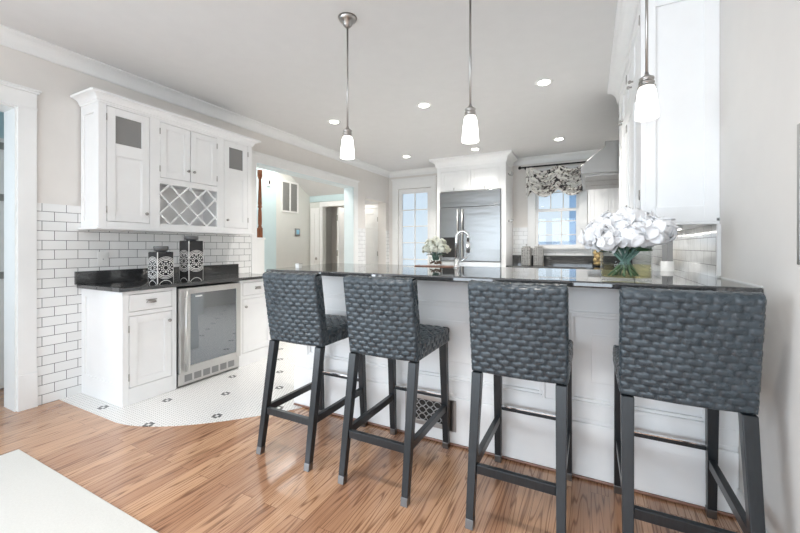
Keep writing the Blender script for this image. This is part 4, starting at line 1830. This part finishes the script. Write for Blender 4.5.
box(b, -0.05, XR - 0.013, 5.45, 6.369, 0.90, 0.935)
obj('slab', b, M['granite'], t, 0.004)
b = NB()
box(b, RX1 + 0.001, XR - 0.013, YB - 0.034, YB - 0.0125, 0.9352, 1.10)
obj('upstand', b, M['granite'], t, 0.002)
for i, (x, lab) in enumerate(((-0.985, 'grey patterned lidded tin next to the refrigerator cabinet'), (-0.785, 'grey patterned lidded tin on the window side of its twin'))):
    t = thing('lidded_tin', lab, 'canister', (x, 6.72, 0.9352), 'grey tins below the window')
    b = NB()
    box(b, x - 0.075, x + 0.075, 6.645, 6.795, 0.9352, 1.235)
    obj('tin', b, M['tin'], t, 0.006)
    b = NB()
    box(b, x - 0.06, x + 0.06, 6.66, 6.78, 1.2352, 1.262)
    ld_ = obj('lid', b, M['tin'], t, 0.006)
    b = NB()
    lathe(b, [(0.006, 1.262), (0.006, 1.272), (0.014, 1.28), (0.012, 1.292), (0, 1.297)], (x, 6.72, 0), 14)
    obj('knob', b, M['nickel'], ld_)

# glass jar of pale fruit
JX, JY = 0.115, 6.72
t = thing('glass_jar', 'clear glass jar filled with yellow fruit on the back worktop', 'jar', (JX, JY, 0.9352))
b = NB()
lathe(b, [(0.0, 0.0), (0.082, 0.0), (0.085, 0.006), (0.085, 0.33), (0.081, 0.33), (0.081, 0.01), (0.0, 0.008)], (JX, JY, 0.9352), 32)
obj('vessel', b, M['glass'], t)
k = 0
for lev in range(5):
    for q in range(3):
        a = q * 2 * pi / 3 + lev * pi / 3 + 0.3
        b = NB()
        r_ = 0.034
        cx, cy, cz = JX + 0.044 * cos(a), JY + 0.044 * sin(a), 0.9352 + 0.046 + lev * 0.058
        lathe(b, [(0, -r_), (r_ * 0.5, -r_ * 0.87), (r_ * 0.87, -r_ * 0.5), (r_, 0), (r_ * 0.87, r_ * 0.5), (r_ * 0.5, r_ * 0.87), (0, r_)], (cx, cy, cz), 14)
        o = obj('fruit', b, M['lemon'])
        tag(o, 'round pale yellow fruit inside the clear glass jar', 'fruit', 'fruit in the glass jar')

# valance and rod
t = thing('curtain_rod', 'black curtain rod with ball finial above the kitchen window', 'curtain rod', (-0.5, 6.89, 2.62))
b = NB()
tube(b, [(-1.10, 6.89, 2.665), (0.22, 6.89, 2.665)], 0.014, 12)
obj('rod', b, M['black_metal'], t)
b = NB()
lathe(b, [(0, -0.03), (0.02, -0.025), (0.03, 0), (0.02, 0.025), (0, 0.03)], (-1.125, 6.89, 2.665), 16)
obj('finial', b, M['black_metal'], t)
for x in (-1.03, 0.10):
    b = NB()
    box(b, x - 0.012, x + 0.012, 6.88, YB, 2.635, 2.651)
    obj('bracket', b, M['black_metal'], t)
b = NB()
nu, nv = 150, 60
gx = [-1.01, -0.925, -0.485, -0.045, 0.045]
VT = 2.645
grid = []
for j in range(nv + 1):
    v = j / nv
    row = []
    for i in range(nu + 1):
        u = i / nu
        x = gx[0] + (gx[-1] - gx[0]) * u
        q = max(k for k in range(4) if gx[k] <= x + 1e-9)
        w = min(1.0, max(0.0, (x - gx[q]) / (gx[q + 1] - gx[q])))
        if q in (1, 2):
            bell = sin(pi * w) ** 1.3
            top = VT - 0.075 * bell
            bot = VT - 0.42 - 0.115 * bell
            fold = sin(v * 5.5 * 2 * pi) * (0.35 + 0.65 * bell)
            y = 6.855 - 0.045 * bell * (0.3 + v) - 0.042 * fold - 0.010 * cos(w * 2 * pi)
        else:
            e = w if q == 0 else 1 - w
            top = VT
            bot = VT - 0.54 + 0.10 * e
            y = 6.862 - 0.022 * sin(w * 2 * pi * 1.5) - 0.02 * v
        row.append(b.verts.new((x, y, top + (bot - top) * v)))
    grid.append(row)
for j in range(nv):
    for i in range(nu):
        b.faces.new((grid[j][i], grid[j][i + 1], grid[j + 1][i + 1], grid[j + 1][i])).smooth = True
o = obj('valance', b, M['valance'])
sd = o.modifiers.new('thick', 'SOLIDIFY')
sd.thickness = 0.004
tag(o, 'black and cream printed balloon valance gathered over the kitchen window', 'valance')

# ------------------------------------------------------------------ right run
FRX = Face('x', -1, 0.258)
RY0, RY1 = 2.51, 4.34
t = thing('wall_cabinet', 'tall white wall cabinet reaching the ceiling on the right wall', 'cabinet', (0.43, 3.4, 1.37))
tops = []
n_d = 4
wd = (RY1 - RY0 - 0.06) / n_d
for i in range(n_d):
    a0 = RY0 + 0.05 + i * wd
    tops.append((a0, a0 + wd - 0.04, 1.43, 2.27))
    tops.append((a0, a0 + wd - 0.04, 2.31, 2.64))
b = NB()
box(b, 0.279, XR - 0.001, RY0 + 0.012, RY1, 1.385, 2.70)
face_frame(b, FRX, RY0, RY1, 1.385, 2.70, tops)
FNE = Face('y', -1, RY0)
xa_, xb_ = 0.279, XR - 0.001
FNE.box(b, xa_, xa_ + 0.05, 1.385, 2.70, -0.012, 0)
FNE.box(b, xb_ - 0.065, xb_, 1.385, 2.70, -0.012, 0)
FNE.box(b, xa_ + 0.05, xb_ - 0.065, 1.385, 1.47, -0.012, 0)
FNE.box(b, xa_ + 0.05, xb_ - 0.065, 2.60, 2.70, -0.012, 0)
obj('body', b, M['cab'], t, 0.0015)
b = NB()
box(b, 0.252, XR - 0.001, RY0 - 0.005, RY1, 1.368, 1.384)
obj('bottom_molding', b, M['cab'], t, 0.004)
b = NB()
molding(b, [(0.6, RY0), (0.258, RY0), (0.258, RY1)], [(0, 2.69), (0.012, 2.69), (0.014, 2.70)] + [(0.018 + 0.075 * (1 - cos(i / 6 * pi / 2)), 2.705 + 0.105 * sin(i / 6 * pi / 2)) for i in range(7)] + [(0.10, 2.815), (0.10, ZC - 0.0005), (0, ZC - 0.0005)], 1)
obj('crown', b, M['cab'], t)
for i, (a0, a1, z0, z1) in enumerate(tops):
    d = obj('door', shaker(FRX, a0 + g, a1 - g, z0 + g, z1 - g, 0.055), M['cab'], t, 0.0015)
    left = (i // 2) % 2 == 0
    if z0 < 2:
        knob(FRX, a1 - 0.03 if left else a0 + 0.03, 1.50, 0, d, r=0.016)
        for z in (2.18, 1.55):
            hinge(FRX, a0 if left else a1, z, d)
    else:
        knob(FRX, a1 - 0.03 if left else a0 + 0.03, 2.36, 0, d, r=0.012)
        hinge(FRX, a0 if left else a1, 2.57, d)

# slim glowing bar added under the right wall cabinet to brighten its tiles
t = thing('under_cabinet_fill', 'added slim fill light brightening the tiles under the tall white cabinet on the right wall', 'light', (0.45, 3.3, 1.36))
b = NB()
box(b, 0.42, 0.47, 2.62, 4.2, 1.350, 1.3675)
obj('housing', b, M['plastic'], t, 0.002)
b = NB()
box(b, 0.425, 0.465, 2.63, 4.19, 1.3475, 1.3498)
obj('diffuser', b, emit('fill_bar', (1.0, 0.96, 0.9), 8.0), t)

# crown continuing over the hood to the back
b = NB()
molding(b, [(XR, RY1 + 0.001), (XR, 6.6)], crown_prof(ZC), 1)
struct('trim_15', b, M['trim'])

# range hood
t = thing('range_hood', 'stainless steel range hood with sloped canopy on the right wall', 'range hood', (XR, 4.95, 2.04))
hy0, hy1, hx = 4.45, 5.72, -0.09
b = NB()
v = [(hx, 2.04), (hx, 2.125), (0.14, 2.31), (0.14, 2.36), (XR - 0.0125, 2.36), (XR - 0.0125, 2.04)]
a_ = [b.verts.new((x, hy0, z)) for x, z in v]
c_ = [b.verts.new((x, hy1, z)) for x, z in v]
b.faces.new(a_)
b.faces.new(list(reversed(c_)))
for i in range(5):
    b.faces.new((a_[i], a_[i + 1], c_[i + 1], c_[i]))
# rim under the canopy
for (x0, x1, y0, y1) in ((hx, XR - 0.0125, hy0, hy0 + 0.02), (hx, XR - 0.0125, hy1 - 0.02, hy1), (hx, hx + 0.02, hy0, hy1)):
    box(b, x0, x1, y0, y1, 2.035, 2.042)
obj('canopy', b, M['hood_steel'], t, 0.003)
b = NB()
box(b, hx + 0.021, XR - 0.0135, hy0 + 0.021, hy1 - 0.021, 2.036, 2.0395)
obj('underside', b, M['hood_steel'], t)
b = NB()
for k in range(3):
    y0 = hy0 + 0.10 + k * 0.37
    for q in range(9):
        yy = y0 + 0.018 + q * 0.036
        box(b, -0.05, XR - 0.06, yy, yy + 0.018, 2.022, 2.0355)
obj('baffle_filter', b, M['nickel'], t)
b = NB()
box(b, 0.30, XR - 0.0125, 4.72, 5.15, 2.36, ZC - 0.12)
obj('chimney', b, M['hood_steel'], t, 0.003)

# utensil rail with hanging steel tools behind the hood edge
t = thing('utensil_rail', 'steel rail fixed to the back cabinet below the range hood', 'rail', (0.1, 6.45, 1.98))
b = NB()
tube(b, [(-0.03, 6.44, 2.30), (0.24, 6.44, 2.30)], 0.008, 10)
for x in (0.0, 0.21):
    tube(b, [(x, 6.44, 2.30), (x, 6.62, 2.30)], 0.006, 8)
obj('bar', b, M['chrome'], t)
# cabinet in the back corner
t = thing('wall_cabinet', 'white wall cabinet in the back corner beside the kitchen window', 'cabinet', (0.25, 6.8, 1.4))
FKC = Face('y', -1, 6.64)
b = NB()
box(b, -0.03, XR - 0.013, 6.66, YB - 0.0125, 1.40, 2.34)
face_frame(b, FKC, -0.03, XR - 0.013, 1.40, 2.34, [(0.0, 0.255, 1.43, 2.31), (0.285, 0.57, 1.43, 2.31)], -0.02, 0.0)
obj('body', b, M['cab'], t, 0.002)
for a0, a1, kx in ((0.0, 0.255, 0.225), (0.285, 0.57, 0.315)):
    d = obj('door', shaker(FKC, a0 + g, a1 - g, 1.43 + g, 2.31 - g, 0.05, -0.02, 0.0), M['cab'], t, 0.002)
    knob(FKC, kx, 1.5, 0, d)
    for z in (2.2, 1.55):
        hinge(FKC, a0 if kx > (a0 + a1) / 2 else a1, z, d)

# right base run behind the peninsula
t = thing('base_cabinet', 'white base cabinet run along the right wall behind the bar', 'cabinet', (0.28, 3.7, 0.003))
b = NB()
box(b, -0.01, XR - 0.013, 3.03, 4.44, 0.003, 0.899)
obj('body', b, M['cab'], t)
FRB = Face('x', -1, -0.01)
for i in range(3):
    a0 = 3.06 + i * 0.46
    d = obj('door', shaker(FRB, a0, a0 + 0.44, 0.13, 0.88, 0.055, 0.0, 0.02), M['cab'], t, 0.002)
    knob(FRB, a0 + 0.04, 0.8, 0.02, d)
b = NB()
box(b, -0.04, XR - 0.013, 3.025, 4.44, 0.90, 0.935)
o = obj('worktop', b, M['granite'], None, 0.004)
tag(o, 'dark stone worktop along the right wall behind the bar', 'worktop')
# crock with grey tools on that worktop
cx, cy = 0.52, 3.42
t = thing('utensil_crock', 'white ceramic crock by the right wall tiles', 'crock', (cx, cy, 0.9352))
b = NB()
lathe(b, [(0.0, 0.0), (0.040, 0.0), (0.043, 0.004), (0.043, 0.205), (0.039, 0.205), (0.039, 0.01), (0, 0.01)], (cx, cy, 0.9352), 24)
obj('pot', b, M['ceramic'], t)
for i, (dx, dy) in enumerate(((-0.018, 0.0), (0.018, 0.004))):
    b = NB()
    tube(b, [(cx + dx * 0.6, cy + dy, 0.95), (cx + dx, cy + dy, 1.14)], 0.006, 8)
    box(b, cx + dx - 0.017, cx + dx + 0.017, cy + dy - 0.006, cy + dy + 0.006, 1.13, 1.315)
    o = obj('utensil', b, M['grey_plastic'], None, 0.003)
    tag(o, 'grey flat kitchen tool standing in the white crock', 'utensil', 'tools in the crock')

# ------------------------------------------------------------------ faucet on the bar top
fx, fy = -0.93, 2.78
t = thing('faucet', 'chrome gooseneck faucet on the stone bar top', 'faucet', (fx, fy, BARZ))
b = NB()
lathe(b, [(0.028, 0.0002), (0.028, 0.008), (0.020, 0.014), (0.018, 0.06), (0.016, 0.065)], (fx, fy, BARZ), 20)
obj('base', b, M['chrome'], t)
b = NB()
pts = [(fx, fy, BARZ + 0.06), (fx, fy, BARZ + 0.22)]
R_ = 0.043
for i in range(1, 13):
    a = pi - i / 12 * pi
    pts.append((fx + R_ + R_ * cos(a), fy + 0.02 * i / 12, BARZ + 0.24 + R_ * sin(a)))
pts.append((fx + 2 * R_, fy + 0.02, BARZ + 0.20))
tube(b, pts, 0.0125, 14)
obj('spout', b, M['chrome'], t)
b = NB()
lathe(b, [(0.012, 0.0), (0.017, 0.004), (0.017, 0.07), (0.013, 0.085)], (fx + 2 * R_, fy + 0.02, BARZ + 0.115), 16)
obj('sprayer', b, M['chrome'], t)
b = NB()
tube(b, [(fx + 0.015, fy, BARZ + 0.045), (fx + 0.05, fy - 0.005, BARZ + 0.055), (fx + 0.085, fy - 0.01, BARZ + 0.085)], [0.007, 0.006, 0.005], 10)
obj('lever', b, M['chrome'], t)
# small white soap cube near the far end
t = thing('soap_dish', 'small square metal-rimmed white dish on the far bar end', 'dish', (-1.98, 2.16, BARZ))
b = NB()
box(b, -2.0, -1.965, 2.145, 2.18, BARZ + 0.0002, BARZ + 0.032)
obj('bowl', b, M['plastic'], t, 0.003)
b = NB()
box(b, -2.003, -1.962, 2.142, 2.183, BARZ + 0.0322, BARZ + 0.036)
obj('rim', b, M['nickel'], t)


# ------------------------------------------------------------------ flowers
def petal(bm, c, d, up, L, Wd, cup, seg=5):
    """cupped oval petal from c along d, face normal up"""
    d = d.normalized()
    s = d.cross(up).normalized()
    n = s.cross(d).normalized()
    rows = []
    for i in range(seg + 1):
        u = i / seg
        half = Wd * (sin(pi * (0.12 + 0.80 * u)) ** 0.8)
        row = []
        for k in range(5):
            w = -1 + k / 2
            lift = cup * L * (u * u) + 0.22 * half * abs(w) ** 2 + 0.05 * L * sin(5 * w + 4 * u)
            row.append(bm.verts.new(c + d * (L * u) + s * (half * w) + n * lift))
        rows.append(row)
    for a, b_ in zip(rows, rows[1:]):
        for k in range(4):
            bm.faces.new((a[k], a[k + 1], b_[k + 1], b_[k])).smooth = True


def blossom(name, c, R, npet, plen, pwid, mat, parent, seed):
    rnd = random.Random(seed)
    bm = NB()
    for i in range(npet):
        z = 1 - 1.75 * (i + 0.5) / npet
        ph = i * 2.39996 + rnd.uniform(-0.2, 0.2)
        r = sqrt(max(0, 1 - z * z))
        dirv = Vector((r * cos(ph), r * sin(ph), z))
        tang = dirv.cross(Vector((rnd.uniform(-1, 1), rnd.uniform(-1, 1), rnd.uniform(-1, 1)))).normalized()
        d = (tang * 0.8 + dirv * rnd.uniform(0.2, 0.75)).normalized()
        c0 = c + dirv * R * rnd.uniform(0.5, 0.9) - d * plen * 0.4
        petal(bm, c0, d, dirv, plen * rnd.uniform(0.85, 1.15), pwid * rnd.uniform(0.85, 1.15), -0.18)
    bmesh.ops.recalc_face_normals(bm, faces=bm.faces)
    o = obj(name, bm, mat, parent)
    sd = o.modifiers.new('thick', 'SOLIDIFY')
    sd.thickness = 0.0012
    return o


VX, VY = 0.155, 2.13
VZ = BARZ + 0.0004
t = thing('glass_vase', 'large clear glass cylinder vase of white flowers on the bar', 'vase', (VX, VY, VZ))
VR, VH = 0.110, 0.20
b = NB()
lathe(b, [(0.0, 0.0), (VR - 0.004, 0.0), (VR, 0.004), (VR, VH), (VR - 0.004, VH), (VR - 0.004, 0.014), (0.0, 0.012)], (VX, VY, VZ), 48)
obj('vessel', b, M['glass'], t)
b = NB()
lathe(b, [(0.0, 0.0135), (VR - 0.0045, 0.0155), (VR - 0.0045, 0.075), (0.0, 0.075)], (VX, VY, VZ), 48)
obj('water', b, M['water'], t)
rnd = random.Random(3)
heads = []
for ring, (cnt, rr, zz) in enumerate(((1, 0.0, 0.28), (6, 0.080, 0.265), (10, 0.138, 0.215))):
    for k in range(cnt):
        a = k * 2 * pi / cnt + ring * 0.5 + rnd.uniform(-0.15, 0.15)
        heads.append((rr * cos(a), rr * sin(a), zz + rnd.uniform(-0.015, 0.015)))
for i, (dx, dy, dz) in enumerate(heads):
    t = thing('white_flower', 'white silky blossom on a green stem in the large glass vase', 'flower', (VX, VY, VZ + 0.02), 'white flowers in the large vase')
    h_ = Vector((VX + dx, VY + dy, VZ + dz))
    a = rnd.uniform(0, 2 * pi)
    foot = Vector((VX - dx * 0.5 + 0.025 * cos(a), VY - dy * 0.5 + 0.025 * sin(a), VZ + 0.022))
    neck = Vector((VX + dx * 0.55, VY + dy * 0.55, VZ + VH - 0.03))
    bm = NB()
    p = []
    for k in range(9):
        u = k / 8
        p.append(foot * (1 - u) ** 2 + neck * 2 * u * (1 - u) + h_ * u * u)
    tube(bm, p, 0.0045, 8)
    st_ = obj('stem', bm, M['stem'], t)
    blossom('blossom', h_, 0.066, 30, 0.062, 0.029, M['petal'], t, 100 + i)
    if i % 2 == 0:
        bm = NB()
        petal(bm, p[4], Vector((dx + 0.02, dy + 0.01, -0.02)), Vector((0, 0, 1)), 0.07, 0.014, 0.1)
        obj('leaf', bm, M['leaf'], t)

# tray and small hydrangea vase
TX, TY = -1.145, 2.88
t = thing('serving_tray', 'thin brown wooden tray under the small hydrangea vase', 'tray', (TX, TY, BARZ))
b = NB()
box(b, TX - 0.16, TX + 0.16, TY - 0.08, TY + 0.08, BARZ + 0.0003, BARZ + 0.006)
obj('board', b, M['tray_wood'], t, 0.003)
b = NB()
for s in (-1, 1):
    box(b, TX + s * 0.1605, TX + s * 0.172, TY - 0.05, TY + 0.05, BARZ + 0.001, BARZ + 0.009)
obj('handle', b, M['tray_wood'], t, 0.003)
HXv, HYv, HZv = TX, TY, BARZ + 0.0063
t = thing('glass_vase', 'small clear glass vase with brown pebbles on the wooden tray', 'vase', (HXv, HYv, HZv))
b = NB()
lathe(b, [(0.0, 0.0), (0.054, 0.0), (0.057, 0.004), (0.057, 0.075), (0.054, 0.075), (0.054, 0.008), (0.0, 0.007)], (HXv, HYv, HZv), 32)
obj('vessel', b, M['glass'], t)
b = NB()
rnd = random.Random(11)
for k in range(46):
    a, r_ = rnd.uniform(0, 2 * pi), 0.044 * sqrt(rnd.random())
    s_ = rnd.uniform(0.006, 0.009)
    lathe(b, [(0, -s_), (s_, -s_ * 0.3), (s_ * 0.9, s_ * 0.4), (0, s_ * 0.8)], (HXv + r_ * cos(a), HYv + r_ * sin(a), HZv + 0.017 + rnd.uniform(0, 0.022)), 8)
o = obj('pebbles', b, M['pebble'], t)
o['kind'] = 'stuff'
k = 0
for ring, (cnt, rr, zz) in enumerate(((1, 0.0, 0.205), (5, 0.055, 0.185), (7, 0.082, 0.14))):
    for q in range(cnt):
        a = q * 2 * pi / cnt + ring * 0.6
        c = Vector((HXv + rr * cos(a), HYv + rr * sin(a), HZv + zz))
        t = thing('hydrangea', 'cream hydrangea cluster on a green stem in the small vase', 'flower', (HXv, HYv, HZv + 0.045), 'hydrangeas in the small vase')
        bm = NB()
        tube(bm, [(HXv + rr * 0.25 * cos(a), HYv + rr * 0.25 * sin(a), HZv + 0.045), (HXv + rr * 0.4 * cos(a), HYv + rr * 0.4 * sin(a), HZv + 0.09), tuple(c)], 0.004, 6)
        obj('stem', bm, M['stem'], t)
        blossom('blossom', c, 0.042, 40, 0.026, 0.012, M['petal_cream'], t, 300 + k)
        if ring == 2:
            bm = NB()
            petal(bm, Vector((HXv + rr * 0.4 * cos(a), HYv + rr * 0.4 * sin(a), HZv + 0.09)), Vector((cos(a), sin(a), 0.15)), Vector((0, 0, 1)), 0.05, 0.016, -0.2)
            obj('leaf', bm, M['leaf'], t)
        k += 1

# framed picture on the right wall, only its edge is in view
FWR = Face('x', -1, XR)
t = thing('picture_frame', 'thin silver framed picture on the right wall at the photo edge', 'picture', (XR, 1.4, 1.19))
b = NB()
y0, y1, z0, z1 = 1.18, 1.64, 1.19, 1.64
for (a0, a1, c0, c1) in ((y0, y0 + 0.02, z0, z1), (y1 - 0.02, y1, z0, z1), (y0 + 0.02, y1 - 0.02, z0, z0 + 0.02), (y0 + 0.02, y1 - 0.02, z1 - 0.02, z1)):
    FWR.box(b, a0, a1, c0, c1, 0, 0.02)
obj('frame', b, M['nickel'], t, 0.002)
b = NB()
FWR.box(b, y0 + 0.02, y1 - 0.02, z0 + 0.02, z1 - 0.02, 0, 0.012)
obj('print', b, M['picture'], t)
